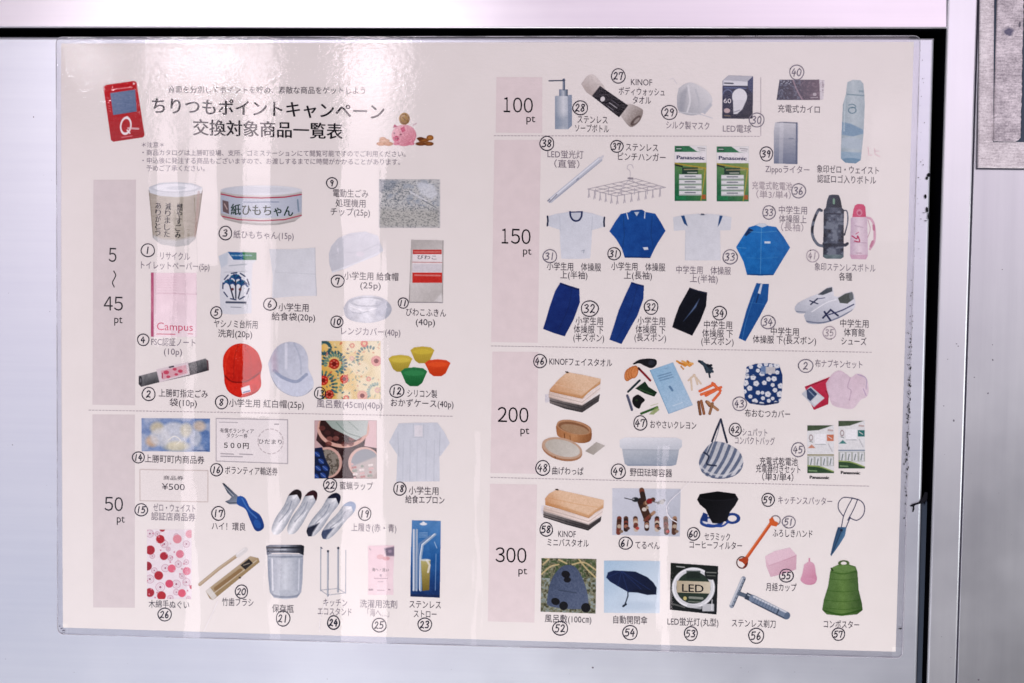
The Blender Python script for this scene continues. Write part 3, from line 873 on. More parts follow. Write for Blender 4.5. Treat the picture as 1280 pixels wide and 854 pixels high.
# 9 compost chips
p = Pic(A4, 600, 48, 925, 306)
p.rect(614, 58, 916, 297, 'a4a8a8', soft=16)
n1 = p.noise(6, 4.5, 3); n2 = p.noise(30, 24, 2)
p.put(np.clip((n1 - .5) * 6 + .4, 0, 1), 'cdd0cc', .75, True); p.put(np.clip((.42 - n1) * 9, 0, 1), '64707a', .8, True)
p.put(np.clip((n2 - .55) * 6, 0, 1) * (p.Y < 190), '9aa8b8', .6, True)
p.poly([(800, 70), (880, 80), (910, 130), (880, 160), (820, 130)], 'd4dce6', .7, True, soft=14)
p.line([(770, 120), (850, 165)], 10, 'e0e4ea', .6, True); p.line([(830, 160), (900, 200)], 5, '4c5864', .5, True)
p.poly([(614, 58), (720, 58), (680, 110), (614, 120)], '6c7c90', .4, True, soft=20)
p.poly([(614, 200), (916, 210), (916, 297), (614, 297)], 'b0aa94', .3, True, soft=30)
q = p.build('printed_wood_chips', 'printed photo of grey wood chips in a clear bag')
number(q, '9', 415, 229, 6.8); cap(q, A4, [('電動生ごみ', 384, 560, 128), ('処理機用', 397, 546, 177), ('チップ(25p)', 372, 568, 221)])

# 4 notebook
p = Pic(A3, 513, 522, 743, 842, seed=3)
p.rect(514, 523, 742, 842, p.grad('e8c0cc', 'f0d8de', 514, 540, 742, 800))
p.mottle(.03, 30, 60); p.rect(513, 522, 527, 842, 'b8587c')
for i in range(7): p.line([(535, 545 + i * 13), (640, 545 + i * 13)], 2.5, 'dca8b8', .6)
p.line([(545, 625), (740, 630)], 4, 'd49cb0', .6)
q = p.build('printed_notebook', 'printed pink notebook with a dark rose spine')
inner(q, A3, [('Campus', 543, 722, 792)], M_pinkink, 9.4, mode='cap')
p2 = [([(196, 417.6), (219, 418)], 1.0), ([(235, 417.4), (241, 417.6)], .8)]
ribbons('printed_word', p2, M_pinkink, Z_TXT, q)
number(q, '4', 179, 425, 7.2); cap(q, A5, [('FSC認証ノート', 515, 735, 72), ('(10p)', 578, 668, 118)], M_soft)

# 5 detergent pouch
p = Pic(A3, 848, 415, 1042, 735)
p.poly([(850, 440), (897, 418), (1040, 422), (1040, 458), (1020, 480), (1014, 600), (1016, 725), (930, 732), (860, 726), (856, 600), (862, 500)], p.grad('ccd2da', 'dce0e6', 850, 600, 1040, 600))
p.poly([(850, 440), (900, 420), (895, 480), (864, 500)], 'b8c8d8', .8, True, soft=8)
p.poly([(897, 419), (970, 420), (975, 459), (925, 458)], '2c6a9c'); p.poly([(970, 420), (1040, 422), (1040, 459), (975, 459)], '3c8a5c')
for i in range(6): p.line([(915 + i * 18, 436), (925 + i * 18, 437)], 7, '9cc0d4', .7)
p.line([(905, 488), (990, 480)], 6, '8898a4', .5)
p.ell(937, 590, 68, 70, 'd6dce4'); 
for i in range(9):
    a = math.radians(i * 40 + 10); a2 = math.radians(i * 40 + 34)
    p.line([(937 + 66 * math.cos(a), 590 + 68 * math.sin(a)), (937 + 66 * math.cos(a2), 590 + 68 * math.sin(a2))], 6, '2c3c60')
for (bx, by, tx, ty) in ((925, 650, 905, 580), (950, 650, 965, 585), (937, 650, 935, 555)):
    p.line([(bx, by), (tx, ty)], 7, '343c50')
    for i in range(7):
        a = math.radians(200 + i * 26); L = 30
        p.line([(tx, ty), (tx + .6 * L * math.cos(a), ty + .6 * L * math.sin(a) - 4), (tx + L * math.cos(a), ty + L * math.sin(a) + 8)], 8, ('2c5488', '2a6c8c', '22406c')[i % 3], curve=True)
p.ell(920, 605, 7, 7, '6a3c40'); p.ell(958, 606, 7, 7, '6a3c40')
p.line([(890, 670), (985, 672)], 10, '3c4458', .85); p.line([(912, 694), (962, 696)], 4, '7c8494', .8); p.line([(880, 520), (995, 516)], 3, '9aa4b0', .6)
q = p.build('printed_detergent_pouch', 'printed white refill pouch with a round blue palm tree mark')
number(q, '5', 270.5, 391, 7.2); cap(q, A3, [('ヤシノミ台所用', 828, 1045, 780), ('洗剤(20p)', 848, 1018, 828)])

# 6 lunch bag
p = Pic(A4, 64, 394, 305, 652)
p.poly([(66, 404), (180, 406), (296, 397), (298, 520), (304, 638), (200, 640), (80, 650), (84, 540)], p.grad('ccd2d8', 'd8dce4', 66, 400, 300, 640))
p.line([(296, 398), (298, 520), (303, 638)], 7, 'b4bac4', .7, True); p.line([(88, 520), (296, 530)], 4, 'c0c6ce', .5, True); p.mottle(.015, 40)
q = p.build('printed_lunch_bag', 'printed plain pale grey cloth bag')
number(q, '6', 337.5, 380.4, 7.8); cap(q, A4, [('小学生用', 112, 262, 697), ('給食袋(20p)', 78, 295, 744)])

# 7 white lunch cap
p = Pic(A4, 360, 315, 640, 530)
p.poly([(380, 524), (366, 480), (363, 430), (375, 390), (410, 350), (470, 325), (545, 317), (608, 338), (620, 375), (636, 412), (600, 440), (520, 470), (440, 505)], p.grad('c0c4ce', 'd4d8e2', 380, 520, 600, 330))
p.line([(366, 440), (420, 420), (520, 420), (610, 380)], 4, 'b4bac6', .45, True); p.line([(380, 520), (520, 468), (634, 414)], 8, 'dee2ea', .8, True)
p.ell(520, 430, 20, 14, 'dcd0dc', o=.5, inside=True); p.mottle(.02, 25)
q = p.build('printed_white_cap', 'printed white lunch duty cap seen from the side')
number(q, '7', 422, 351.6, 7.8); cap(q, A4, [('小学生用 給食帽', 440, 710, 541), ('(25p)', 520, 622, 586)])

# 11 cloth pack
p = Pic(A4, 760, 355, 940, 677)
p.poly([(774, 358), (937, 361), (933, 674), (762, 672)], p.grad('b6b0aa', 'bcb6b0', 762, 400, 937, 640, 'd0cac4'))
p.line([(772, 360), (764, 672)], 5, '8c8680', .8, True); p.line([(764, 671), (932, 673)], 6, '6c6a70', .8, True); p.line([(932, 362), (930, 672)], 4, '9a948e', .8, True)
p.rect(780, 408, 928, 572, 'e6dcdc'); p.rect(782, 408, 926, 430, 'c43a34'); p.rect(780, 522, 928, 573, 'c83830'); 
p.line([(780, 470), (928, 472)], 4, 'c8807c'); p.rect(782, 480, 926, 520, 'c8c4cc', .7); p.line([(792, 535), (918, 537)], 8, 'e09890', .7); p.line([(790, 419), (918, 419)], 8, 'dc9088', .7)
p.poly([(925, 625), (932, 672), (890, 664)], 'e2dedc', .7, True, soft=8); p.mottle(.025, 12)
q = p.build('printed_cloth_pack', 'printed packet of kitchen cloth with a red and white label')
inner(q, A4, [('びわこ', 805, 900, 446)], M_grey, 5.2)
number(q, '11', 504, 379, 6.4); cap(q, A4, [('びわこふきん', 748, 948, 722), ('(40p)', 797, 893, 769)], M_grey)

# 10 range cover
p = Pic(A4, 434, 634, 680, 780)
p.poly([(436, 700), (460, 660), (510, 640), (570, 636), (630, 648), (668, 680), (676, 712), (650, 750), (580, 772), (500, 768), (450, 745)], p.grad('a8aebc', 'b0b6c4', 436, 700, 676, 700, 'd8dce4'), curve=True)
p.ell(556, 690, 98, 40, 'd8dce4', o=.8, inside=True); p.ring(556, 668, 80, 22, 5, '98a0ae', o=.6, inside=True); p.rect(595, 665, 660, 740, 'aab2c4', .6, True, soft=10)
p.line([(470, 690), (540, 712), (600, 700)], 5, 'f0f0f4', .8, True, True); p.line([(480, 720), (520, 725), (560, 715)], 6, '9ca4b2', .5, True, True); p.mottle(.06, 18)
q = p.build('printed_range_cover', 'printed clear round microwave cover')
number(q, '10', 421, 402.5, 7.4); cap(q, A4, [('レンジカバー(40p)', 425, 720, 818)], M_soft)

# 2 rubbish bag roll
p = Pic(A5, 448, 150, 806, 298)
p.poly([(452, 240), (700, 176), (785, 152), (800, 165), (803, 212), (705, 238), (545, 274), (465, 294), (452, 280)], p.grad('8c8c8c', '3c3c40', 600, 180, 625, 262, '6c6e70'))
p.mottle(.08, 14, 30); p.ell(460, 266, 10, 27, '34343a', inside=True); p.ell(462, 262, 4, 10, '8c8c90', o=.6, inside=True)
p.poly([(790, 152), (806, 152), (806, 214), (796, 214)], '6a4a50', .8, True)
p.poly([(540, 208), (698, 170), (708, 232), (556, 272)], 'dcc8ce'); p.poly([(562, 214), (688, 184), (696, 226), (572, 258)], 'e0a0ac')
for (x, y, r) in ((590, 222, 14), (600, 244, 10), (632, 206, 10), (660, 216, 12), (640, 232, 9)): p.ell(x, y, r, r * .7, 'c0405c', o=.85)
p.line([(570, 226), (570, 250)], 5, 'a83050'); p.line([(606, 196), (625, 192)], 8, '4c4450')
q = p.build('printed_bag_roll', 'printed roll of dark rubbish bags with a pink sleeve')
number(q, '2', 185.8, 492.7, 8.2); cap(q, A5, [('上勝町指定ごみ', 553, 797, 328), ('袋(10p)', 606, 742, 374)], M_grey)

# 8 red cap and white cap
p = Pic(A5, 865, 70, 1072, 352)
p.poly([(872, 190), (876, 140), (905, 98), (950, 78), (1000, 86), (1045, 122), (1066, 180), (1066, 206), (1060, 235), (1062, 290), (1030, 328), (960, 347), (905, 322), (882, 280), (878, 240)],
       p.grad('d83418', 'b81c10', 900, 90, 1010, 340), curve=True)
p.poly([(880, 240), (920, 275), (990, 270), (1058, 226), (1064, 300), (960, 350), (890, 310)], 'd8301c', .8, True, soft=6)
p.line([(880, 238), (920, 268), (990, 266), (1060, 222)], 7, '8c1408', .8, True, True); p.line([(950, 80), (930, 150), (926, 250)], 4, '9c1c0c', .6, True, True)
p.line([(980, 84), (1010, 150), (1010, 250)], 4, '9c1c0c', .5, True, True); p.line([(905, 110), (886, 180), (884, 230)], 8, 'e45038', .4, True, True); p.mottle(.05, 10)
p.poly([(962, 300), (1005, 285), (1012, 318), (968, 330)], 'e8e0e4'); p.line([(975, 322), (1006, 314)], 6, '5c70a0')
q = p.build('printed_red_cap', 'printed red school cap')
p = Pic(A6, 55, 65, 292, 348)
p.poly([(60, 178), (75, 140), (95, 105), (130, 78), (180, 70), (230, 90), (258, 140), (262, 205), (284, 255), (284, 300), (240, 336), (180, 340), (112, 304), (74, 240)],
       p.grad('b4bcd0', 'ccd4e4', 80, 140, 280, 320), curve=True)
p.poly([(90, 225), (140, 258), (200, 278), (255, 240), (262, 205), (290, 270), (240, 342), (160, 340), (90, 270)], 'c6d0e6', .9, True, soft=6)
p.line([(92, 212), (130, 245), (200, 268), (252, 232)], 16, '8898b8', .75, True, True)
p.poly([(72, 150), (100, 100), (110, 220), (80, 215)], 'c89cb4', .45, True, soft=20); p.line([(150, 80), (150, 200)], 14, 'd8dcea', .7, True); p.line([(190, 76), (220, 150), (225, 230)], 8, 'a4b0c8', .6, True, True)
p.line([(74, 240), (112, 304), (180, 340), (240, 336), (284, 300)], 3, '6a7490', .7, True, True); p.mottle(.03, 14)
q2 = p.build('printed_white_school_cap', 'printed white school cap with a pale blue peak')
number(q, '8', 277, 503, 8.0); cap(q, A5, [('小学生用 紅白帽(25p)', 903, 1276, 379)])

# 13 patterned wrapping cloth
p = Pic(A6, 325, 63, 622, 357, seed=8)
p.rect(326, 65, 622, 356, p.grad('dcb45c', 'ecdca8', 330, 200, 600, 120))
p.mottle(.05, 60)
for (x, y, r) in ((480, 90, 40), (520, 200, 46), (440, 340, 38), (560, 290, 60), (470, 180, 25), (590, 90, 30)): p.ell(x, y, r, r * .8, 'eedfb0', o=.7, inside=True, soft=14)
for (cx, cy, R, a0, a1, c) in ((390, 180, 58, 180, 420, '2c5c6c'), (390, 180, 44, 170, 430, '5c8c80'), (330, 290, 56, 270, 450, '24506a'), (330, 290, 70, 270, 450, '4c7c6c'), (560, 150, 55, 170, 300, '4a7880'),
                          (340, 100, 30, 0, 360, '2c5a68'), (470, 310, 50, 180, 270, '8ca890'), (600, 320, 40, 150, 280, '8cb0a4')):
    for a in range(a0, a1, 16):
        t = math.radians(a); x = cx + R * math.cos(t); y = cy + R * math.sin(t)
        p.ell(x, y, 9, 5.5, c, rot=a, o=.9, inside=True)
rq = random.Random(4)
for i in range(150):
    x = rq.uniform(328, 620); y = rq.uniform(67, 354)
    w = 1.0 if x < 470 else .55
    p.ell(x, y, rq.uniform(4, 9), rq.uniform(2.5, 4.5), rq.choice(['2c6070', '4c8078', '3c7080', 'c86848', 'e8d8a0', 'd88868', '7ca090']), rot=rq.uniform(0, 180), o=w * .85, inside=True)
for (x, y, r, c) in ((390, 180, 26, 'b03828'), (336, 262, 24, 'c03024'), (440, 255, 21, 'c84430'), (366, 332, 22, 'b84030'), (540, 78, 18, 'd87060'), (600, 165, 26, 'e09088'), (480, 88, 13, 'd88c70'),
                     (530, 338, 26, 'e0a088'), (478, 152, 12, 'e0a898'), (562, 255, 12, 'dc8c78'), (606, 310, 14, 'e4b0a0'), (450, 350, 14, 'd06048')):
    p.ell(x, y, r, r, c, inside=True); p.ell(x, y, r * .45, r * .42, 'e8c890' if r < 20 else '7c2018', inside=True)
    for a in range(0, 360, 60):
        t = math.radians(a + r); p.ell(x + r * .62 * math.cos(t), y + r * .62 * math.sin(t), r * .2, r * .14, 'e8a890', o=.5, inside=True)
q = p.build('printed_wrapping_cloth', 'printed yellow wrapping cloth with red flowers and teal scrolls')
number(q, '13', 400, 491.6, 7.2); cap(q, A6, [('風呂敷(45㎝)(40p)', 302, 630, 383)], M_soft)

# 12 silicone cups
p = Pic(A6, 655, 92, 975, 296)
for (x, y, w, h, ca, cb, ci) in ((830, 128, 60, 50, 'd0bc48', 'b09a3c', 'c4ae48'), (720, 170, 60, 50, 'd4c254', 'a8963c', 'c8b44c'), (906, 192, 64, 50, 'e2602c', 'c44418', 'd4502a'), (788, 236, 66, 56, '3c9058', '1e6c3c', '2e7c4c')):
    p.poly([(x - w, y - h * .32), (x - w * .7, y - h * .62), (x, y - h * .72), (x + w * .7, y - h * .62), (x + w, y - h * .32), (x + w * .62, y + h * .7), (x + w * .3, y + h * .98), (x - w * .3, y + h * .98), (x - w * .62, y + h * .7)], p.grad(ca, cb, x, y - h, x, y + h))
    p.ell(x, y - h * .3, w * .95, h * .36, ci, o=.9); p.ell(x, y - h * .2, w * .8, h * .25, ca, o=.8)
    for i in range(-4, 5): p.line([(x + i * w * .2, y + h * .15), (x + i * w * .13, y + h * .9)], 3, cb, .5, True)
q = p.build('printed_silicone_cups', 'printed set of yellow, orange and green silicone cups')
number(q, '12', 496, 489, 8.4); cap(q, A6, [('シリコン製', 755, 903, 329), ('おかずケース(40p)', 672, 985, 377)], M_grey)

# 14 blue voucher
p = Pic(A5, 464, 448, 810, 620, seed=5)
p.poly([(466, 450), (808, 452), (808, 619), (467, 615)], p.grad('7c94c0', '6484b4', 470, 450, 800, 610))
p.mottle(.05, 40)
n = p.noise(60, 50, 2); p.put(np.clip((n - .5) * 6, 0, 1), 'b0bcd4', .6, True)
for (x, y, rx, ry, c) in ((545, 500, 34, 30, 'dcc890'), (520, 565, 32, 28, 'e0b07c'), (630, 530, 70, 60, 'd8dce0'), (690, 510, 30, 34, 'd4cca4'), (755, 490, 30, 26, 'e0c098'), (640, 590, 60, 24, 'e4d8a0'), (560, 545, 50, 44, 'd0d4d8'), (735, 550, 30, 40, 'c4ccd8')):
    p.ell(x, y, rx, ry, c, o=.75, inside=True, soft=16)
p.line([(600, 560), (630, 540), (660, 560), (640, 580)], 5, 'f0ecd8', .8, True, True); p.line([(720, 610), (795, 612)], 4, '3c5080', .8)
p.mottle(.05, 9)
q = p.build('printed_blue_voucher', 'printed blue gift voucher with pale yellow blotches')
number(q, '14', 173, 572, 7.2); cap(q, A5, [('上勝町町内商品券', 483, 780, 656)], M_grey)

# 16 ticket
p = Pic(A5, 837, 450, 1198, 682)
q0 = [(838, 452), (1195, 458), (1195, 677), (838, 664)]
p.poly(q0, 'e8e0de'); p.line(q0 + [q0[0]], 4.5, 'a8a0a6')
for i in range(16):
    t = math.radians(i * 22.5); t2 = math.radians(i * 22.5 + 13)
    p.line([(1110 + 63 * math.cos(t), 566 + 62 * math.sin(t)), (1110 + 63 * math.cos(t2), 566 + 62 * math.sin(t2))], 4, 'b8a8aa')
p.line([(855, 470), (945, 472)], 4, 'b0a8ae'); p.line([(1130, 480), (1150, 480)], 5, '8c848c')
for (y, a, b) in ((627, 862, 925), (629, 955, 1020), (640, 862, 970)): p.line([(a, y), (b, y + 3)], 5, '948c94', .8)
q = p.build('printed_ticket', 'printed outlined taxi ticket with a dotted round stamp')
inner(q, A5, [('有償ボランティア', 858, 1026, 514), ('タクシー券', 891, 995, 538)], M_grey, 5.6); inner(q, A5, [('５００円', 878, 1000, 587)], M_ink, 7.4, bold=.18)
inner(q, A5, [('ひだまり', 1050, 1166, 568)], M_grey, 6.0)
number(q, '16', 270.5, 587.4, 7.6); cap(q, A5, [('ボランティア輸送券', 883, 1145, 714)], M_grey)

# 15 pale voucher
p = Pic(A5, 456, 704, 800, 872)
q0 = [(458, 706), (798, 712), (797, 868), (459, 862)]
p.poly(q0, 'e8dfd9'); p.line(q0 + [q0[0]], 5, 'd0beb4')
q = p.build('printed_pale_voucher', 'printed pale five hundred yen voucher with a tan border')
inner(q, A5, [('商品券', 576, 676, 749)], M_grey, 5.2); inner(q, A5, [('¥500', 568, 682, 793)], M_grey, 7.6, mode='cap')
number(q, '15', 176.5, 637.5, 7.8); cap(q, A7, [('ゼロ・ウェイスト', 525, 735, 61), ('認証店商品券', 515, 735, 105)], M_soft)

# 22 wax wraps photo
p = Pic(A6, 290, 460, 604, 753, seed=12)
p.rect(291, 461, 603, 752, '3c2628'); p.mottle(.08, 20)
p.poly([(291, 461), (320, 461), (300, 560), (340, 600), (291, 610)], 'c8a0a0', inside=True); p.poly([(560, 461), (603, 461), (603, 600), (540, 590)], 'e0b4b4', inside=True)
p.ell(435, 500, 130, 98, 'd8a490', inside=True); p.ell(435, 490, 118, 90, '3a2020', inside=True)
for i in range(12): p.ell(330 + (i * 37) % 190, 500 + (i * 53) % 80, 16, 12, ('6c3c38', '8c5850', '502c2c')[i % 3], o=.8, inside=True)
p.poly([(345, 461), (560, 461), (552, 530), (500, 560), (440, 530), (380, 500)], p.grad('94a89c', 'b4c4bc', 360, 470, 540, 540), inside=True)
p.line([(400, 470), (450, 520), (520, 545)], 5, '70887c', .7, True, True); p.line([(460, 465), (510, 510)], 5, '7c9488', .7, True)
p.ell(355, 672, 74, 78, 'd0a090', inside=True); p.ell(352, 674, 64, 68, '8c8478', inside=True)
n = p.noise(10, 10, 2); m = np.clip((n - .5) * 8, 0, 1) * (np.hypot((p.X - 352) / 64, (p.Y - 674) / 68) < 1); p.put(m, '4a443c', .7, True)
p.poly([(291, 600), (330, 595), (345, 650), (370, 700), (360, 752), (291, 752)], '18284c', inside=True)
for (x, y) in ((305, 630), (325, 665), (345, 700), (310, 700), (335, 735), (300, 740)): p.ell(x, y, 16, 11, '2c4c90', rot=40, inside=True); p.line([(x - 12, y - 10), (x + 12, y + 10)], 2.5, '8ca4d0', .8, True)
p.ell(540, 672, 80, 78, 'd8ac9c', inside=True); p.ell(545, 675, 70, 70, '9098a0', inside=True)
p.poly([(480, 690), (603, 640), (603, 752), (500, 752)], 'c4b4ac', .9, True, soft=10)
for i in range(22): p.ell(480 + (i * 41) % 120, 680 + (i * 29) % 70, 7, 6, ('d8a8a4', 'e0d4cc', '8c9c8c', 'b87c78')[i % 4], inside=True)
q = p.build('printed_wax_wrap_photo', 'printed photo of bowls covered with patterned wax wraps')
number(q, '22', 412.7, 606.7, 8.4); cap(q, A6, [('蜜蝋ラップ', 418, 583, 789)], M_grey)

# 18 smock
p = Pic(A6, 660, 470, 970, 770)
p.poly([(712, 476), (790, 473), (832, 473), (905, 472), (940, 520), (967, 574), (922, 637), (915, 640), (916, 765), (700, 768), (705, 632), (663, 570), (688, 520)], p.grad('c4ccd8', 'ccd2de', 680, 480, 940, 760))
p.rect(790, 486, 831, 542, 'dcd8de', .9, True)
for x in (735, 770, 805, 850, 890): p.line([(x, 560), (x - 3, 760)], 5, 'b0bac8', .45, True)
p.line([(707, 520), (712, 640)], 4, 'a8b2c2', .6, True); p.line([(918, 520), (914, 640)], 4, 'a8b2c2', .6, True); p.line([(785, 480), (785, 545), (836, 545), (836, 480)], 4, 'b4bcc8', .7, True); p.mottle(.02, 20, 50)
q = p.build('printed_smock', 'printed pale blue school lunch smock')
number(q, '18', 499.7, 611, 8.0); cap(q, A6, [('小学生用', 762, 910, 813), ('給食エプロン', 745, 940, 858)])

# 17 opener
p = Pic(A7, 860, -68, 1082, 182)
p.poly([(868, -66), (880, -62), (930, -15), (952, 5), (945, 42), (905, 42), (882, 28), (905, 18), (915, 5), (895, -15)], p.grad('2c3440', '8c98a8', 870, -60, 940, 40))
p.line([(885, 28), (905, 36), (940, 34)], 5, '404854', .8, True); p.line([(878, -50), (925, 0)], 4, 'c0c8d0', .7, True)
p.poly([(944, 5), (962, 0), (986, 15), (1010, 60), (1058, 96), (1078, 150), (1060, 174), (1032, 170), (1006, 115), (984, 66), (944, 42)], p.grad('2c60a8', '1c4484', 960, 10, 1060, 170), curve=True)
p.line([(968, 14), (1000, 70), (1040, 110)], 7, '5c8cc8', .6, True, True); p.ell(1044, 140, 16, 24, '2c68b0', rot=-30, o=.7, inside=True)
q = p.build('printed_opener', 'printed bottle opener with a curved blue handle')
number(q, '17', 273, 642, 8.4); cap(q, A7, [('ハイ！環良', 817, 985, 153)], M_grey)

# 19 indoor shoes
def shoe(p, t0, t1, w, heel, toe):
    ax, ay = t0; bx, by = t1; d = np.array([bx - ax, by - ay], float); L = np.linalg.norm(d); d /= L; n = np.array([-d[1], d[0]])
    o = lambda u, v: tuple(np.array([ax, ay]) + d * L * u + n * w * v)
    p.poly([o(0, 0), o(.08, -.36), o(.3, -.5), o(.6, -.42), o(.85, -.48), o(1, -.2), o(1, .25), o(.85, .5), o(.6, .46), o(.3, .5), o(.08, .36)], p.grad('8a94a2', '98a2b0', *o(.4, -.5), *o(.4, .5), 'eef0f2'), curve=True)
    p.poly([o(.80, -.56), o(1.06, -.4), o(1.06, .4), o(.84, .56), o(.92, .05)], heel, inside=True)
    p.poly([o(.42, -.2), o(.76, -.26), o(.84, .1), o(.70, .26), o(.48, .14)], '8a94a4', .45, True, soft=9)
    p.line([o(.28, -.12), o(.55, .05), o(.75, -.05)], 6, '707c90', .55, True, True); p.line([o(.35, .2), o(.6, .25)], 4, 'f0f0f4', .7, True); p.line([o(.45, -.3), o(.7, -.2)], 4, '8490a4', .6, True)
    if toe: p.poly([o(-.05, -.4), o(.12, -.45), o(.34, .1), o(.12, .12), o(-.05, .3)], toe, .9, True, soft=8)
p = Pic(A8, 78, -42, 505, 222)
shoe(p, (88, 194), (212, -26), 66, '2c2224', None); shoe(p, (164, 192), (292, -22), 62, '3c1c24', None)
shoe(p, (260, 202), (408, -8), 66, '1c2038', '1c2034'); shoe(p, (332, 214), (486, 36), 64, '8ca4c4', '3a4664'); p.mottle(.05, 10)
q = p.build('printed_indoor_shoes', 'printed row of four white indoor shoes')
number(q, '19', 456, 642.5, 8.0); cap(q, A8, [('上履き(赤・青)', 475, 700, 160)], M_soft)

# 26 hand towel
p = Pic(A7, 492, 166, 718, 517, seed=4)
p.rect(493, 168, 717, 515, 'e6d8de'); p.mottle(.02, 30)
for (x, y, r) in ((508, 188, 18), (545, 190, 12), (580, 240, 18), (600, 265, 10), (585, 360, 18), (530, 372, 14), (508, 415, 20), (560, 455, 22), (640, 200, 12), (690, 240, 16), (650, 340, 16), (690, 330, 12), (640, 440, 20), (690, 430, 18), (520, 300, 12), (610, 510, 14), (640, 480, 14), (700, 510, 10), (668, 400, 12), (610, 310, 12)):
    p.ring(x, y, r, r, 3, 'c07a94', o=.75, inside=True); p.ring(x, y, r * .6, r * .6, 2.6, 'd094a8', o=.6, inside=True); p.ell(x, y, r * .26, r * .26, '8c3c5c', inside=True, o=.8)
for (x, y, r, c) in ((560, 216, 21, 'b8182c'), (510, 270, 23, 'b01c34'), (578, 300, 20, 'b01c34'), (496, 350, 22, 'a01830'), (552, 397, 22, 'b41c30'), (508, 482, 22, 'ac1a30'), (566, 498, 22, 'b8202e'),
                     (645, 215, 22, 'e48894'), (658, 290, 20, 'e07c90'), (617, 362, 20, 'e06a80'), (692, 375, 20, 'e07890'), (605, 438, 20, 'd0506c'), (668, 485, 20, 'dc6078'), (706, 190, 20, 'e894a4'), (570, 165, 14, 'b02838'), (716, 455, 10, 'c04860')):
    p.ell(x, y, r, r, c, inside=True)
for i in range(30): p.ell(495 + (i * 67) % 220, 170 + (i * 101) % 345, 4, 4, ('e0a0b0', 'c8607c')[i % 2], o=.8, inside=True)
q = p.build('printed_hand_towel', 'printed cotton hand towel with red and pink dots')
number(q, '26', 205.9, 768.4, 8.2); cap(q, A7, [('木綿手ぬぐい', 502, 704, 542)], M_grey)

# 20 bamboo toothbrush
p = Pic(A7, 750, 255, 1060, 524)
p.line([(757, 442), (850, 365), (940, 300)], 17, 'b49c7c'); p.line([(757, 440), (850, 362), (938, 297)], 5, 'd0bc9c', .8, True)
p.line([(948, 296), (985, 268)], 24, 'd8d4d0'); p.line([(945, 290), (980, 264)], 5, 'ece8e4', .8, True)
p.poly([(785, 474), (1008, 300), (1050, 310), (1056, 330), (822, 521), (806, 512)], p.grad('c0ac8c', '9c865e', 880, 380, 915, 430))
p.line([(838, 462), (960, 372)], 20, '8a6c44', .8, True); p.line([(815, 495), (1040, 322)], 4, 'dccfb4', .8, True)
p.poly([(785, 474), (808, 456), (842, 500), (822, 521)], 'dcd8d0', .85, True); p.poly([(960, 346), (1002, 314), (1022, 336), (984, 368)], '2c2420'); p.line([(975, 346), (1004, 336)], 5, 'a89c88', .8); p.ell(957, 408, 6, 5, '503c28')
q = p.build('printed_bamboo_brush', 'printed bamboo toothbrush beside its tan box')
number(q, '20', 301.9, 739.8, 8.0); cap(q, A7, [('竹歯ブラシ', 868, 1025, 531)], M_grey)

# 21 jar
p = Pic(A8, 46, 242, 242, 518)
p.poly([(56, 290), (236, 290), (232, 420), (226, 480), (205, 508), (148, 516), (90, 508), (68, 480), (60, 400)], p.grad('909aac', '949eb0', 58, 400, 236, 400, 'c8d0da'))
p.ell(148, 490, 72, 20, '788294', o=.7, inside=True); p.ell(148, 484, 66, 16, 'bcc6d2', o=.8, inside=True); p.line([(80, 300), (84, 470)], 8, 'e4e8ee', .7, True); p.line([(216, 300), (212, 470)], 6, 'dce2ea', .6, True)
p.rect(58, 288, 234, 312, 'a8b2c0', .9, True); p.line([(60, 304), (232, 304)], 4, '5c6676', .8, True)
p.poly([(50, 250), (70, 244), (225, 244), (240, 250), (238, 296), (215, 286), (80, 286), (54, 296)], p.grad('5c6474', '14161e', 50, 260, 240, 260, '9aa2ae'))
p.line([(52, 258), (238, 258)], 8, '20222c', .85, True); p.line([(56, 276), (236, 276)], 5, '2c303c', .8, True); p.line([(90, 268), (150, 268)], 4, 'd0d6de', .7, True); p.mottle(.03, 12)
q = p.build('printed_jar', 'printed clear glass jar with a dark screw lid')
number(q, '21', 353.8, 773.4, 9); cap(q, A8, [('保存瓶', 80, 188, 563)], M_grey)

# 24 stand
p = Pic(A8, 318, 254, 454, 502)
p.line([(322, 470), (358, 495), (446, 484), (408, 462), (322, 470)], 4, 'a4aab4')
for (x, y0, y1, w) in ((323, 258, 474, 5), (359, 276, 498, 9), (410, 260, 478, 9), (448, 270, 486, 4)):
    p.line([(x, y0), (x - 1, y1)], w, '848e9e'); p.line([(x - 1, y0 + 4), (x - 2, y1)], w * .35, 'c4ccd6', .9, True)
p.line([(323, 256), (330, 262)], 5, '4c5464'); p.ell(359, 276, 6, 6, '3c4454'); p.ell(410, 260, 6, 6, '3c4454')
q = p.build('printed_stand', 'printed thin steel kitchen stand of four rods')
number(q, '24', 417, 778.4, 8.0, w=1.5); cap(q, A8, [('キッチン', 336, 455, 533), ('エコスタンド', 308, 477, 578)], M_soft)

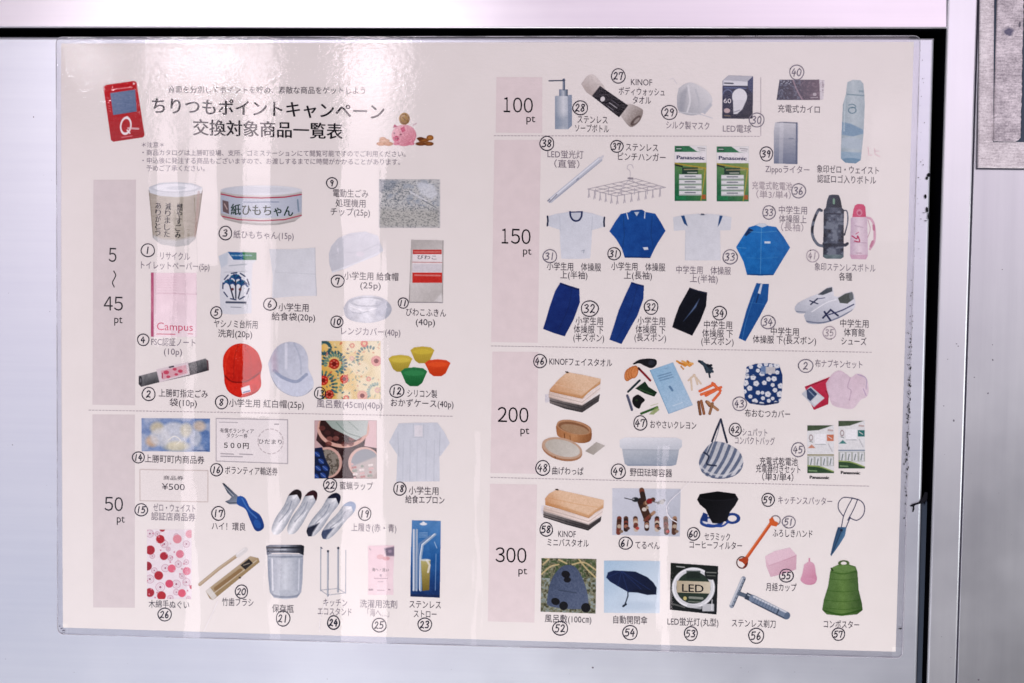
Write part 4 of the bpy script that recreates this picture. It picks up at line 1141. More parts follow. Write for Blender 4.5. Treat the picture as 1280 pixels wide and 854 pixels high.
# 25 laundry detergent
p = Pic(A8, 555, 244, 692, 498)
p.poly([(558, 248), (690, 246), (690, 290), (684, 400), (686, 494), (558, 494), (560, 380)], p.grad('ecc4cc', 'f0d0d6', 558, 300, 690, 450)); p.mottle(.02, 30)
p.poly([(640, 262), (690, 252), (690, 300), (650, 300)], '6c6478', .85, True, soft=8); p.ell(668, 276, 10, 8, 'a08ca0', inside=True); p.ell(620, 304, 18, 12, 'e49ca0', o=.7, inside=True); p.ell(650, 312, 18, 10, 'e0888c', o=.6, inside=True)
p.line([(590, 412), (655, 412)], 4, 'a08090', .6); p.ell(622, 396, 6, 6, 'a890a0', o=.7); p.line([(610, 428), (635, 428)], 4, 'b094a0', .7); p.line([(565, 468), (580, 468)], 9, '8c7480', .7); p.line([(605, 470), (640, 471)], 4, '9c8490', .7); p.line([(660, 466), (668, 468)], 5, '8c7480', .7); p.line([(565, 262), (572, 270)], 5, 'a08890', .7)
q = p.build('printed_laundry_pack', 'printed pink laundry detergent packet')
inner(q, A8, [('海へ・洗い', 578, 662, 369)], M_grey, 4.4)
number(q, '25', 474, 781.7, 8.6); cap(q, A8, [('洗濯用洗剤', 518, 704, 540)], M_soft); cap(q, A8, [('「海へ…」', 556, 664, 584)], M_pale)

# 23 straws
p = Pic(A8, 768, 118, 926, 510)
p.poly([(778, 121), (922, 124), (920, 300), (917, 508), (769, 502), (772, 300)], p.grad('5c8cbc', '14386c', 840, 120, 850, 508, '2c66a0'))
p.mottle(.04, 30); p.poly([(769, 490), (917, 494), (917, 508), (769, 504)], '18305c', inside=True)
p.ell(835, 140, 18, 7, 'dce0e6'); p.ell(835, 134, 7, 6, 'dce0e6')
p.line([(787, 170), (786, 470)], 11, 'a8b8cc', inside=True); p.line([(802, 170), (800, 470)], 11, '98acc4', inside=True); p.line([(787, 170), (786, 470)], 3, 'e4ecf4', .9, True)
p.line([(893, 192), (830, 245), (822, 300), (820, 470)], 13, '8ca8c4', inside=True); p.line([(890, 190), (828, 243), (818, 300), (816, 470)], 4, 'e8f0f6', .9, True)
p.line([(870, 200), (815, 240), (808, 300), (806, 460)], 9, '708cb0', .9, True)
p.poly([(822, 322), (870, 320), (864, 470), (830, 474)], p.grad('b0a86c', '7c6c2c', 840, 330, 850, 470), inside=True); p.line([(852, 322), (866, 345), (858, 380)], 10, 'e0dcc8', .8, True); p.ell(846, 320, 24, 6, 'd8dcd4', inside=True, o=.8)
p.line([(898, 290), (894, 470)], 4, '9cb8d8', .6, True); p.line([(890, 230), (902, 260)], 4, 'c8dcec', .6, True)
for i in range(4): p.line([(815, 185 + i * 7), (855, 183 + i * 7)], 3, 'a4c0dc', .6, True)
q = p.build('printed_straw_pack', 'printed blue packet of stainless straws')
number(q, '23', 531, 781, 8.4); cap(q, A8, [('ステンレス', 765, 922, 543), ('ストロー', 787, 900, 590)], M_grey)
# ---- right hand side: 100 points
p = Pic(B1, 365, 124, 496, 398)
p.poly([(400, 214), (490, 207), (491, 372), (470, 392), (400, 391)], p.grad('8c9cb0', '9cacc0', 400, 300, 490, 300, 'd0d8e0')); p.poly([(468, 210), (491, 207), (491, 372), (470, 392)], '7c8ca4', .7, True)
p.poly([(400, 320), (470, 320), (470, 392), (400, 391)], '7488a0', .5, True, soft=40)
p.rect(422, 178, 468, 214, p.grad('6c7c94', '48586c', 422, 190, 468, 190, 'b8c4d0')); p.line([(447, 126), (447, 178)], 13, '4c5c74'); p.line([(444, 128), (444, 178)], 4, 'a8b4c4', .8, True)
p.line([(368, 133), (452, 131)], 7, '404c60')
q = p.build('printed_soap_bottle', 'printed stainless soap pump bottle')
num(q, B1, '28', 535, 277, 9); cap(q, B1, [('ステンレス', 520, 680, 341), ('ソープボトル', 507, 688, 388)], M_grey)

p = Pic(B1, 535, 98, 872, 382, seed=2)
p.poly([(540, 150), (570, 108), (605, 100), (645, 140), (665, 178), (620, 220), (570, 195)], p.grad('b8a8a0', 'd8ccc4', 560, 190, 610, 110), curve=True); p.poly([(740, 300), (785, 255), (855, 278), (870, 300), (850, 350), (805, 380), (765, 340)], p.grad('d0c4bc', '847870', 770, 280, 860, 340), curve=True)
p.mottle(.04, 8)
p.poly([(640, 160), (790, 264), (742, 328), (597, 214)], p.grad('1c1c28', '101018', 610, 190, 760, 300)); p.ell(830, 345, 36, 14, '4c3c38', rot=-45, o=.7, inside=True); p.ell(836, 345, 22, 7, 'b0a49c', rot=-45, o=.8, inside=True)
p.ell(654, 230, 12, 14, 'd8d4d4', rot=30); p.line([(690, 250), (730, 278)], 5, 'b8b4b8', .9); p.line([(682, 268), (712, 290)], 4, '9c98a0', .8); p.line([(700, 235), (738, 262)], 3, '8c8890', .7)
q = p.build('printed_towel_roll', 'printed rolled body towel with a black paper band')
num(q, B1, '27', 738, 107, 8.8); cap(q, B1, [('KINOF', 805, 918, 140), ('ボディウォッシュ', 740, 985, 191), ('タオル', 815, 912, 237)], M_grey)

p = Pic(B1, 1005, 110, 1250, 345, seed=6)
p.poly([(1060, 172), (1090, 150), (1130, 142), (1180, 165), (1225, 200), (1238, 250), (1190, 300), (1130, 318), (1062, 296), (1050, 230)], p.grad('a8acb4', 'd4d6d8', 1060, 280, 1180, 160), curve=True)
p.poly([(1068, 200), (1110, 160), (1085, 300), (1062, 296)], '949aa6', .6, True, soft=14); p.line([(1110, 160), (1120, 240), (1105, 300)], 10, 'e0e2e4', .7, True, True); p.line([(1150, 180), (1170, 260), (1150, 300)], 10, 'b4bac2', .6, True, True)
p.poly([(1180, 300), (1230, 250), (1240, 262), (1200, 312)], 'b8bec8', soft=6); p.line([(1170, 310), (1240, 332)], 5, 'ccced2'); p.line([(1060, 300), (1180, 312)], 6, 'c4c8ce'); p.line([(1012, 125), (1030, 118), (1050, 150)], 4, 'd0cccf', .8)
q = p.build('printed_mask', 'printed folded white silk mask')
num(q, B1, '29', 1010, 302, 9.2); cap(q, B1, [('シルク製マスク', 993, 1224, 372)], M_soft)

p = Pic(B2, 180, 100, 352, 342)
p.poly([(184, 132), (215, 104), (348, 108), (345, 334), (300, 336), (182, 334)], p.grad('24345c', '141c34', 190, 140, 340, 330))
p.poly([(184, 132), (215, 104), (348, 108), (318, 136)], 'b0b4c0', inside=True); p.poly([(188, 130), (318, 136), (318, 160), (186, 158)], 'd4d8e0', inside=True); p.poly([(318, 136), (348, 108), (346, 200), (322, 180)], '3c4c74', .8, True)
p.line([(195, 145), (240, 147)], 7, '3c4454'); p.line([(195, 170), (310, 172)], 6, '6c80ac', .7)
p.ring(212, 225, 30, 45, 4, '8c98b8', o=.7, a0=200, a1=420, inside=True)
p.ell(275, 218, 40, 44, 'dcdee4'); p.poly([(240, 235), (312, 235), (290, 285), (262, 310), (242, 310)], 'd4d6dc'); p.line([(245, 300), (275, 290)], 6, '8c90a0', .8); p.ell(208, 292, 17, 13, 'c8a8a8'); p.line([(195, 318), (225, 320)], 6, '7c6c58')
q = p.build('printed_bulb_box', 'printed dark blue light bulb box with a white bulb')
inner(q, B2, [('60', 190, 230, 240)], M_white, 5.6, mode='cap')
num(q, B2, '30', 367, 342, 9, M_markerl); cap(q, B2, [('LED電球', 186, 338, 389)], M_soft)

p = Pic(B2, 470, 122, 735, 240, seed=9)
p.poly([(690, 126), (728, 130), (722, 232), (705, 236)], 'd4ccd2'); p.poly([(488, 127), (700, 126), (704, 236), (472, 236)], p.grad('34384c', '6c5c68', 480, 180, 700, 180))
n = p.noise(9, 9, 2); p.put(np.clip((n - .52) * 7, 0, 1) * (p.X < 600), '6c7488', .8, True); p.put(np.clip((n - .55) * 7, 0, 1) * (p.X >= 600), '8c7884', .6, True)
p.line([(560, 128), (580, 180), (610, 235)], 7, 'a48894', .8, True, True)
for i in range(9): p.ell(496 + (i * 13) % 60, 133 + (i * 7) % 20, 4, 3, 'b0b8c8', inside=True, o=.8)
p.ell(675, 205, 10, 9, 'c8bcc4', o=.8); p.line([(655, 222), (692, 222)], 4, 'c0b4bc', .8)
q = p.build('printed_hand_warmer', 'printed dark rechargeable hand warmer')
num(q, B2, '40', 580, 88, 9, M_markerl); cap(q, B2, [('充電式カイロ', 480, 703, 284)], M_grey)

p = Pic(B2, 455, 346, 590, 582)
p.poly([(464, 356), (500, 350), (585, 354), (588, 366), (584, 578), (458, 574), (458, 400)], p.grad('c4c8d0', '6c7890', 500, 350, 510, 578)); p.line([(580, 358), (578, 576)], 9, '5c6880', .9, True); p.line([(470, 353), (580, 358)], 6, '5c6474', .8, True)
p.line([(462, 442), (578, 444)], 3, '8c94a4', .8, True); p.line([(500, 360), (495, 570)], 22, 'dcdfe6', .3, True); p.line([(540, 440), (560, 440)], 6, '70788c', .7, True); p.mottle(.02, 30, 6)
q = p.build('printed_lighter', 'printed brushed metal lighter')
num(q, B2, '39', 418, 523, 8.4); cap(q, B2, [('Zippoライター', 413, 648, 606)], M_soft)

p = Pic(B2, 813, 124, 946, 577)
p.poly([(850, 140), (880, 127), (920, 130), (936, 150), (941, 210), (943, 260), (936, 420), (922, 555), (895, 574), (840, 570), (815, 548), (818, 420), (826, 260), (842, 205)], p.grad('8fa8b2', '98b0ba', 820, 300, 945, 300, 'aec4cb'))
p.line([(850, 205), (940, 212)], 7, '6c8c98', .8, True); p.line([(915, 188), (940, 190)], 12, '7c98a4', .8, True)
p.poly([(822, 352), (870, 362), (937, 395), (936, 415), (880, 430), (820, 420)], '6c93b0', .85, True, soft=6); p.poly([(820, 440), (860, 432), (930, 445), (925, 500), (818, 490)], 'a4bccc', .8, True, soft=8); p.poly([(816, 510), (925, 515), (922, 560), (815, 550)], '7ca4c0', .7, True, soft=8); p.ell(868, 560, 54, 16, '5c88a4', o=.8, inside=True)
p.ring(876, 290, 20, 16, 5, '4c7484', o=.8); p.line([(858, 262), (880, 258), (895, 272), (870, 278)], 5, '4c7484', .8, False, True); p.line([(838, 215), (832, 400)], 8, 'bcd8de', .5, True); p.mottle(.025, 14)
q = p.build('printed_teal_bottle', 'printed slim teal drink bottle with wave bands')
cap(q, B2, [('象印ゼロ・ウェイスト', 688, 1018, 608), ('認証ロゴ入りボトル', 690, 1003, 660)], M_grey)

# ---- 150 points
p = Pic(B1, 358, 528, 666, 782)
p.line([(375, 772), (640, 552)], 26, 'b8c0d0'); p.line([(378, 764), (636, 548)], 8, 'e0e6ee', .9, True); p.line([(400, 762), (650, 560)], 5, '9098ac', .8, True)
p.line([(640, 548), (656, 536)], 12, 'd0d0d8'); p.line([(360, 774), (372, 764)], 5, '7c7c8c'); p.line([(370, 780), (410, 738)], 4, '5c5868', .8); p.line([(515, 662), (525, 652)], 5, '8890a4')
q = p.build('printed_led_tube', 'printed straight white lamp tube')
num(q, B1, '38', 357, 467, 8.8, None); cap(q, B1, [('LED蛍光灯', 360, 552, 526), ('（直管）', 397, 530, 577)], M_soft)

p = Pic(B1, 570, 575, 994, 802); p.soft = 3.0
g = 'a49ca4'
c00, c10, c11, c01 = (575, 710), (725, 748), (990, 702), (830, 655)
L = lambda a, b, t: (a[0] + (b[0] - a[0]) * t, a[1] + (b[1] - a[1]) * t)
for i in range(5): p.line([L(c00, c10, i / 4), L(c01, c11, i / 4)], 3.6, g)
for i in range(7): p.line([L(c00, c01, i / 6), L(c10, c11, i / 6)], 3.4, g)
p.line([(735, 744), (770, 690), (800, 655), (850, 690), (985, 702)], 3, 'b8b0b8'); p.line([(800, 650), (800, 615), (785, 600), (792, 582), (810, 582), (818, 598)], 4, 'c4bcc2', curve=True); p.line([(790, 652), (815, 652)], 7, '7c7480')
for a, b, k in ((c00, c10, 5), (c10, c11, 7)):
    for i in range(k):
        x, y = L(a, b, (i + .2) / k); p.line([(x, y), (x, y + 22), (x - 4, y + 44)], 5.5, 'b0a8b0'); p.line([(x, y + 18), (x + 5, y + 42)], 4, 'b8b0b8')
for i in range(6):
    x, y = L(c00, c11, (i + .6) / 6); p.line([(x, y), (x, y + 34)], 4, 'b4acb4')
q = p.build('printed_peg_hanger', 'printed stainless peg hanger with hanging clips')
num(q, B1, '37', 730, 483, 7.6); cap(q, B1, [('ステンレス', 778, 950, 489), ('ピンチハンガー', 736, 990, 540)], M_grey)

def battery(zoom, x0, x1, y0, y1, label):
    p = Pic(zoom, x0, y0, x1, y1)
    w = x1 - x0
    p.rect(x0, y0, x1, y1, '2c7c54'); p.rect(x0, y0 + 32, x1, y0 + 90, 'e4e0e2'); p.poly([(x0 + w * .45, y0), (x1, y0), (x1, y0 + 34), (x0 + w * .7, y0 + 30)], 'e0dede'); p.rect(x0 + 8, y0 + 6, x0 + 38, y0 + 24, '1c4c38'); p.line([(x0 + 12, y0 + 15), (x0 + 34, y0 + 15)], 6, 'a0c0b0')
    p.line([(x1 - 46, y0 + 10), (x1 - 8, y0 + 14)], 5, '8c8c90', .8); p.line([(x1 - 40, y0 + 22), (x1 - 10, y0 + 24)], 4, '9c9ca0', .8)
    p.poly([(x0, y0 + 90), (x1, y0 + 90), (x1, y1), (x0, y1)], p.grad('8c9c54', '1c6c4c', x1, y0 + 100, x0, y1 - 20), inside=True)
    p.line([(x0, y0 + 92), (x0 + w * .4, y0 + 104), (x1, y0 + 120)], 8, 'b49c3c', .9, True, True); p.line([(x0, y0 + 100), (x0 + 40, y0 + 110)], 8, '24241c', .9, True); p.rect(x0 + 40, y0 + 115, x1 - 46, y0 + 150, '1c3c34', .9, True, soft=6); p.line([(x0 + 52, y0 + 126), (x1 - 20, y0 + 124)], 6, 'b0a070', .8, True); p.line([(x0 + 70, y0 + 142), (x0 + 118, y0 + 142)], 6, 'c8ccb4', .8, True)
    p.line([(x1 - 6, y0 + 120), (x1 - 16, y0 + 200), (x1 - 30, y1)], 5, 'c8a848', .8, True, True)
    for i in range(4):
        y = y0 + 152 + i * 29
        p.rect(x0 + 24, y, x1 - 26, y + 24, 'd8dcdc', 1, True); p.rect(x0 + 24, y + 18, x1 - 26, y + 26, 'a0b0a8', .8, True); p.line([(x0 + 56, y + 10), (x1 - 60, y + 10)], 6, '5c6470', .85)
    p.rect(x0 + 6, y1 - 28, x0 + 60, y1 - 8, '2c8858', .8, True); p.rect(x1 - 24, y1 - 34, x1 - 4, y1 - 10, 'b86438', .9, True); p.mottle(.03, 10)
    q = p.build('printed_battery_pack', label)
    inner(q, zoom, [('Panasonic', x0 + 12, x1 - 12, y0 + 62)], M_navy, 4.4, bold=.3, mode='cap')
    return q
battery(B1, 1038, 1208, 480, 774, 'printed green battery pack')
q = battery(B2, 153, 324, 483, 776, 'printed green battery pack beside its caption')
num(q, B2, '36', 590, 720, 8.8, M_markerl); cap(q, B2, [('充電式乾電池', 342, 556, 694), ('（単3/単4）', 365, 548, 741)], M_pale)

p = Pic(B3, 350, 100, 672, 362)
p.poly([(358, 132), (400, 118), (475, 106), (545, 104), (600, 114), (666, 136), (664, 186), (598, 204), (594, 280), (588, 355), (510, 358), (434, 356), (428, 280), (425, 202), (358, 180)], p.grad('c8d0dc', 'd4dae4', 400, 120, 590, 350)); p.mottle(.02, 30)
p.line([(425, 130), (428, 205)], 4, 'b4becc', .7, True); p.line([(600, 130), (596, 205)], 4, 'b4becc', .7, True); p.line([(360, 130), (362, 155), (359, 180)], 9, '1c2848'); p.line([(664, 136), (661, 160), (663, 184)], 9, '1c2848')
p.poly([(480, 108), (544, 106), (536, 145), (512, 156), (490, 146)], 'c0c8d6', inside=True); p.line([(480, 106), (484, 132), (500, 152), (524, 153), (540, 134), (544, 106)], 9, '24305c', curve=True); p.line([(480, 108), (544, 106)], 6, '2c3868'); p.line([(543, 315), (556, 310), (552, 325)], 4, '98a4b4'); 
q = p.build('printed_white_shirt', 'printed white gym shirt with navy collar ring')
num(q, B3, '31', 373, 343, 8.4, M_markerl); cap(q, B3, [('小学生用　体操服', 357, 645, 400), ('上(半袖)', 428, 573, 444)])

p = Pic(B3, 688, 90, 994, 356)
p.poly([(690, 210), (720, 160), (750, 118), (795, 108), (808, 98), (865, 94), (880, 106), (935, 116), (962, 158), (990, 208), (950, 270), (928, 310), (908, 353), (772, 351), (755, 300), (725, 250)], p.grad('1c5ca4', '1a5094', 700, 130, 960, 340)); p.mottle(.03, 30)
p.line([(765, 130), (770, 230), (760, 300)], 5, '164478', .5, True); p.line([(918, 130), (912, 230), (925, 300)], 5, '164478', .5, True); p.line([(775, 348), (905, 350)], 7, '143c70', .8, True)
p.poly([(808, 98), (865, 94), (872, 118), (836, 134), (805, 118)], '1c5494', inside=True); p.poly([(822, 108), (850, 106), (836, 130)], 'b4c4d8', inside=True); p.line([(782, 112), (790, 144)], 5, 'd8e0ea', inside=True); p.line([(880, 108), (878, 140)], 5, 'd8e0ea', inside=True)
p.poly([(868, 296), (895, 294), (898, 308), (876, 310)], 'd0d8e4')
q = p.build('printed_blue_top', 'printed blue long sleeved gym top')
num(q, B3, '31', 715, 330, 7.8); cap(q, B3, [('小学生用　体操服', 700, 988, 400), ('上(長袖)', 768, 917, 446)])

p = Pic(B3, 1028, 108, 1346, 370)
p.poly([(1030, 135), (1090, 122), (1165, 116), (1185, 124), (1210, 116), (1285, 122), (1342, 136), (1337, 204), (1281, 206), (1284, 366), (1092, 366), (1095, 204), (1034, 208)], p.grad('ccd2da', 'd6dae2', 1050, 120, 1280, 360)); p.mottle(.02, 30)
p.poly([(1072, 128), (1090, 126), (1108, 184), (1088, 168)], '2c5484', inside=True); p.poly([(1295, 128), (1280, 168), (1268, 186), (1278, 126)], '2c5484', inside=True)
p.line([(1168, 118), (1186, 126), (1206, 118)], 6, 'b0b8c6', inside=True); p.line([(1180, 119), (1194, 120)], 7, '3c4458'); p.line([(1098, 205), (1096, 360)], 3, 'b8c0cc', .6, True)
q = p.build('printed_white_shirt', 'printed white gym shirt with blue sleeve flashes')
num(q, B4, '33', 225, 347, 9, M_markerl); cap(q, B3, [('中学生用　体操服', 1047, 1338, 419), ('上(半袖)', 1120, 1268, 464)], M_soft)

p = Pic(B4, 253, 165, 548, 450, seed=7)
p.poly([(256, 295), (290, 240), (325, 188), (360, 178), (378, 168), (410, 168), (424, 180), (470, 187), (510, 240), (545, 297), (500, 370), (456, 444), (385, 447), (315, 443), (295, 370)], p.grad('2180c4', '1e70b0', 280, 200, 500, 430)); p.mottle(.04, 24)
p.poly([(362, 178), (378, 166), (410, 166), (424, 180), (395, 190)], 'c8d4e0', inside=True); p.poly([(325, 192), (350, 205), (310, 236), (300, 230)], '163c68', inside=True); p.poly([(468, 192), (492, 222), (480, 212)], '163c68', inside=True)
p.line([(392, 190), (386, 445)], 4, '5c98c8', .8, True); p.line([(330, 212), (390, 216), (470, 210)], 3.5, '6ca4cc', .6, True); p.line([(262, 296), (310, 300)], 3, '6ca4cc', .7, True); p.line([(315, 350), (385, 355), (480, 348)], 3, '4c8cbc', .5, True); p.line([(318, 440), (455, 442)], 6, '164878', .7, True); p.rect(408, 264, 440, 275, 'c8d8e8')
q = p.build('printed_blue_jacket', 'printed blue zipped training jacket')
num(q, B4, '33', 432, 110, 8.2, M_markerl); cap(q, B4, [('中学生用', 485, 635, 98), ('体操服上', 485, 632, 146)], M_soft); cap(q, B4, [('（長袖）', 497, 615, 190)], M_pale)

p = Pic(B4, 655, 12, 862, 362, seed=3)
p.line([(712, 100), (695, 98), (668, 165), (664, 230), (690, 278), (722, 290)], 15, '343c4c', curve=True); p.line([(826, 100), (848, 104), (852, 160), (835, 230)], 7, '4c5464', curve=True); p.line([(725, 276), (840, 284), (850, 276)], 16, '2c3444')
p.poly([(724, 95), (736, 84), (820, 84), (832, 95), (830, 348), (815, 357), (735, 356), (720, 346)], p.grad('2c3444', '343c4c', 722, 200, 832, 200, '5c6474'))
n = p.noise(26, 20, 2); p.put(np.clip((n - .52) * 8, 0, 1) * (p.Y > 95), '7c8694', .75, True); p.put(np.clip((.4 - n) * 8, 0, 1) * (p.Y > 95), '1c2230', .8, True)
p.rect(722, 335, 828, 358, '6c8484', .7, True); p.line([(740, 116), (812, 118)], 8, '20283c', .8, True)
p.poly([(752, 18), (770, 14), (804, 16), (814, 40), (822, 84), (735, 84), (742, 44)], p.grad('3c4858', '1c2434', 745, 30, 820, 60)); p.line([(778, 40), (778, 60)], 12, '7ca88c', .9, True); p.rect(722, 275, 850, 292, '242c3c', .8, True)
q = p.build('printed_black_flask', 'printed dark camouflage flask with a carrying strap')
p = Pic(B4, 858, 62, 1005, 365)
p.line([(955, 138), (975, 145), (992, 180), (994, 260), (970, 305)], 13, 'dc9cb4', curve=True); p.line([(990, 180), (992, 200)], 14, 'c06c8c'); p.line([(985, 265), (975, 290)], 14, 'c87c98'); p.line([(960, 150), (972, 200), (955, 250)], 4, 'c890a4', curve=True)
p.poly([(868, 140), (878, 134), (948, 134), (956, 142), (960, 340), (950, 360), (872, 358), (864, 340)], p.grad('c8a4c0', 'd0acc4', 866, 200, 958, 200, 'e4ccd8')); p.mottle(.03, 14)
p.poly([(890, 72), (905, 64), (935, 66), (946, 80), (950, 134), (876, 134), (882, 95)], p.grad('d4587c', 'c84870', 880, 80, 950, 120)); p.ell(914, 110, 16, 18, 'e08ca4', o=.8, inside=True); p.ell(914, 112, 8, 9, 'b84068', inside=True)
p.line([(875, 235), (900, 250), (905, 235), (915, 265), (888, 262)], 6, 'b8285c', curve=True); p.line([(895, 225), (910, 215)], 4, 'c04070'); p.line([(880, 270), (950, 272)], 4, 'b088a4', .7); p.line([(890, 180), (935, 190)], 4, 'b894b0', .7); p.rect(866, 335, 958, 360, 'd494b4', .7, True); p.line([(900, 326), (925, 327)], 4, 'a87494', .8)
p.build('printed_pink_flask', 'printed smaller pink flask with a strap')
num(q, B4, '41', 665, 342, 7.6, M_markerp); cap(q, B4, [('象印ステンレスボトル', 676, 1000, 404)], M_soft); cap(q, B4, [('各種', 805, 875, 453)], M_grey)

def trousers(zoom, pts, ca, cb, name, label, extra=None):
    xs = [a for a, _ in pts]; ys = [b for _, b in pts]
    p = Pic(zoom, min(xs), min(ys), max(xs), max(ys)); p.poly(pts, p.grad(ca, cb, min(xs), min(ys), max(xs), max(ys))); p.mottle(.025, 30)
    if extra: extra(p)
    return p.build(name, label)
q = trousers(B3, [(428, 483), (478, 500), (530, 516), (533, 590), (500, 680), (452, 771), (390, 752), (336, 731), (352, 680), (372, 610), (400, 530)], '1c3c84', '163270', 'printed_shorts', 'printed navy blue half length gym trousers',
             lambda p: (p.line([(430, 490), (528, 522)], 7, '122858', .8, True), p.line([(490, 520), (470, 620), (410, 755)], 4, '122c60', .6, True, True)))
num(q, B3, '32', 585, 623, 10.2); cap(q, B3, [('小学生用', 510, 655, 689), ('体操服 下', 500, 658, 735), ('(半ズボン)', 498, 662, 779)], M_grey)
q = trousers(B3, [(808, 480), (840, 490), (875, 499), (872, 570), (840, 660), (800, 730), (755, 812), (722, 800), (690, 788), (715, 710), (740, 630), (775, 550)], '1c4488', '1a3f80', 'printed_trousers', 'printed blue long gym trousers',
             lambda p: (p.line([(808, 486), (872, 504)], 6, '122c60', .8, True), p.line([(840, 500), (800, 640), (725, 795)], 4, '143468', .5, True, True)))
num(q, B3, '32', 913, 615, 8.8); cap(q, B3, [('小学生用', 840, 987, 689), ('体操服 下', 830, 990, 735), ('(長ズボン)', 824, 992, 778)])
q = trousers(B3, [(1118, 510), (1165, 526), (1212, 536), (1206, 610), (1175, 690), (1132, 767), (1080, 745), (1025, 722), (1040, 670), (1062, 610)], '101626', '0c101e', 'printed_shorts', 'printed black half length gym trousers with a pale flash',
             lambda p: (p.poly([(1170, 570), (1152, 615), (1085, 690), (1130, 630)], '6c84a8', .9, True, soft=6), p.line([(1120, 516), (1210, 542)], 6, '2c3650', .7, True)))
num(q, B4, '34', 168, 647, 8.6); cap(q, B4, [('中学生用', 85, 235, 710), ('体操服 下', 76, 240, 756), ('(半ズボン)', 71, 243, 798)])
q = trousers(B4, [(365, 486), (398, 490), (432, 490), (426, 580), (385, 660), (345, 730), (307, 797), (270, 780), (290, 710), (312, 630), (340, 550)], '2464a4', '1e5894', 'printed_trousers', 'printed blue long training trousers with a white front opening',
             lambda p: (p.poly([(388, 490), (398, 490), (386, 545), (372, 540)], 'd8dce6', .9, True), p.line([(376, 545), (364, 590)], 6, '143868', .9, True), p.line([(352, 560), (310, 690), (290, 785)], 3, '5c94c8', .6, True, True), p.line([(330, 590), (410, 600)], 3, '4c84b8', .5, True)))
num(q, B4, '34', 427, 695, 8.6, M_markerl); cap(q, B4, [('中学生用', 442, 591, 746), ('体操服 下(長ズボン)', 346, 683, 791)], M_grey)

p = Pic(B4, 565, 502, 895, 712)
def sneaker(pts, dx):
    p.poly(pts, p.grad('a8b0c0', 'd4d8e2', 600 + dx, 700, 700 + dx, 540), curve=True)
sneaker([(570, 612), (590, 590), (650, 560), (700, 540), (740, 512), (768, 506), (776, 530), (770, 580), (700, 625), (640, 645), (590, 648), (570, 630)], 0)
p.poly([(692, 548), (740, 514), (768, 508), (770, 530), (720, 550)], '4c545c', inside=True); p.line([(575, 638), (640, 640), (700, 620)], 6, '788294', .8, True, True); p.line([(655, 600), (690, 570)], 7, '242c50', inside=True); p.line([(650, 580), (700, 600)], 6, '242c50', inside=True); p.line([(690, 570), (730, 565)], 4, '3c4468', .8, True)
sneaker([(618, 660), (640, 625), (700, 595), (770, 556), (800, 560), (840, 540), (872, 532), (888, 560), (890, 615), (850, 650), (780, 685), (710, 704), (640, 700)], 60)
p.poly([(800, 566), (840, 542), (876, 534), (884, 570), (850, 596), (810, 592)], '505854', inside=True); p.ell(872, 556, 12, 22, '7c848c', inside=True, o=.6)
p.line([(625, 690), (710, 698), (790, 676), (885, 628)], 7, '68728a', .85, True, True); p.line([(728, 640), (760, 685)], 10, '242c54', inside=True); p.line([(720, 672), (760, 630)], 9, '242c54', inside=True); p.line([(760, 628), (800, 660)], 9, '242c54', inside=True); p.line([(750, 655), (820, 632), (884, 600)], 6, '343c64', inside=True, curve=True)
p.line([(660, 640), (740, 590), (790, 575)], 5, 'eceef2', .8, True, True); p.mottle(.02, 14)
q = p.build('printed_gym_shoes', 'printed pair of white gym shoes with navy stripes')
num(q, B4, '35', 755, 752, 8.0, M_markerp); cap(q, B4, [('中学生用', 812, 963, 703), ('体育館', 832, 942, 751), ('シューズ', 818, 952, 798)])

# ---- 200 points
def towels(zoom, top, mid, low, shadow, seed):
    xs = [a for a, _ in top + low]; ys = [b for _, b in top + low]
    p = Pic(zoom, min(xs) - 20, min(ys), max(xs) + 4, max(ys), seed=seed)
    p.ell(*shadow, 'ccc8d2', o=.8, soft=14)
    p.poly(low, p.grad('8c8480', '4c4848', low[0][0], low[0][1] - 10, low[0][0] + 60, low[0][1] + 120)); p.mottle(.03, 8)
    p.poly(mid, p.grad('d8bca8', 'ecd8cc', mid[0][0], mid[0][1], mid[2][0], mid[2][1]))
    p.poly(top, p.grad('cf9c70', 'e6bd94', top[0][0], top[0][1], top[2][0], top[2][1])); p.mottle(.035, 6); 
    return p
p = towels(B5, [(372, 242), (420, 188), (465, 150), (550, 165), (645, 186), (642, 214), (590, 250), (545, 292), (450, 272), (370, 254)],
           [(368, 256), (450, 274), (545, 294), (642, 218), (640, 250), (545, 326), (450, 306), (366, 284)], [(370, 286), (450, 308), (545, 328), (640, 266), (634, 306), (545, 366), (450, 346), (372, 316)], (355, 290, 28, 22), 2)
p.line([(371, 252), (450, 272), (545, 292), (642, 212)], 4, '9c6430', .8, True); p.line([(368, 284), (450, 306), (545, 327), (640, 254)], 4, '9c8474', .8, True); p.line([(372, 318), (545, 366), (634, 308)], 5, '2c2a2c', .7, True); p.line([(458, 148), (468, 152)], 8, '2c2420'); p.line([(540, 285), (620, 218)], 3, 'c08850', .7, True)
p.poly([(372, 244), (545, 276), (642, 196), (642, 214), (545, 293), (370, 256)], 'b98654', .55, True, soft=8); p.line([(400, 214), (560, 246), (640, 190)], 3, 'ecc8a4', .5, True, True); p.line([(368, 270), (545, 312), (641, 236)], 3, 'b49c8c', .7, True); p.line([(372, 302), (545, 346), (637, 286)], 4, '38363a', .8, True)
q = p.build('printed_towel_stack', 'printed stack of folded orange, cream and grey face towels')
num(q, B5, '46', 320, 92, 8.2, None); cap(q, B5, [('KINOFフェイスタオル', 370, 705, 98)], M_grey)

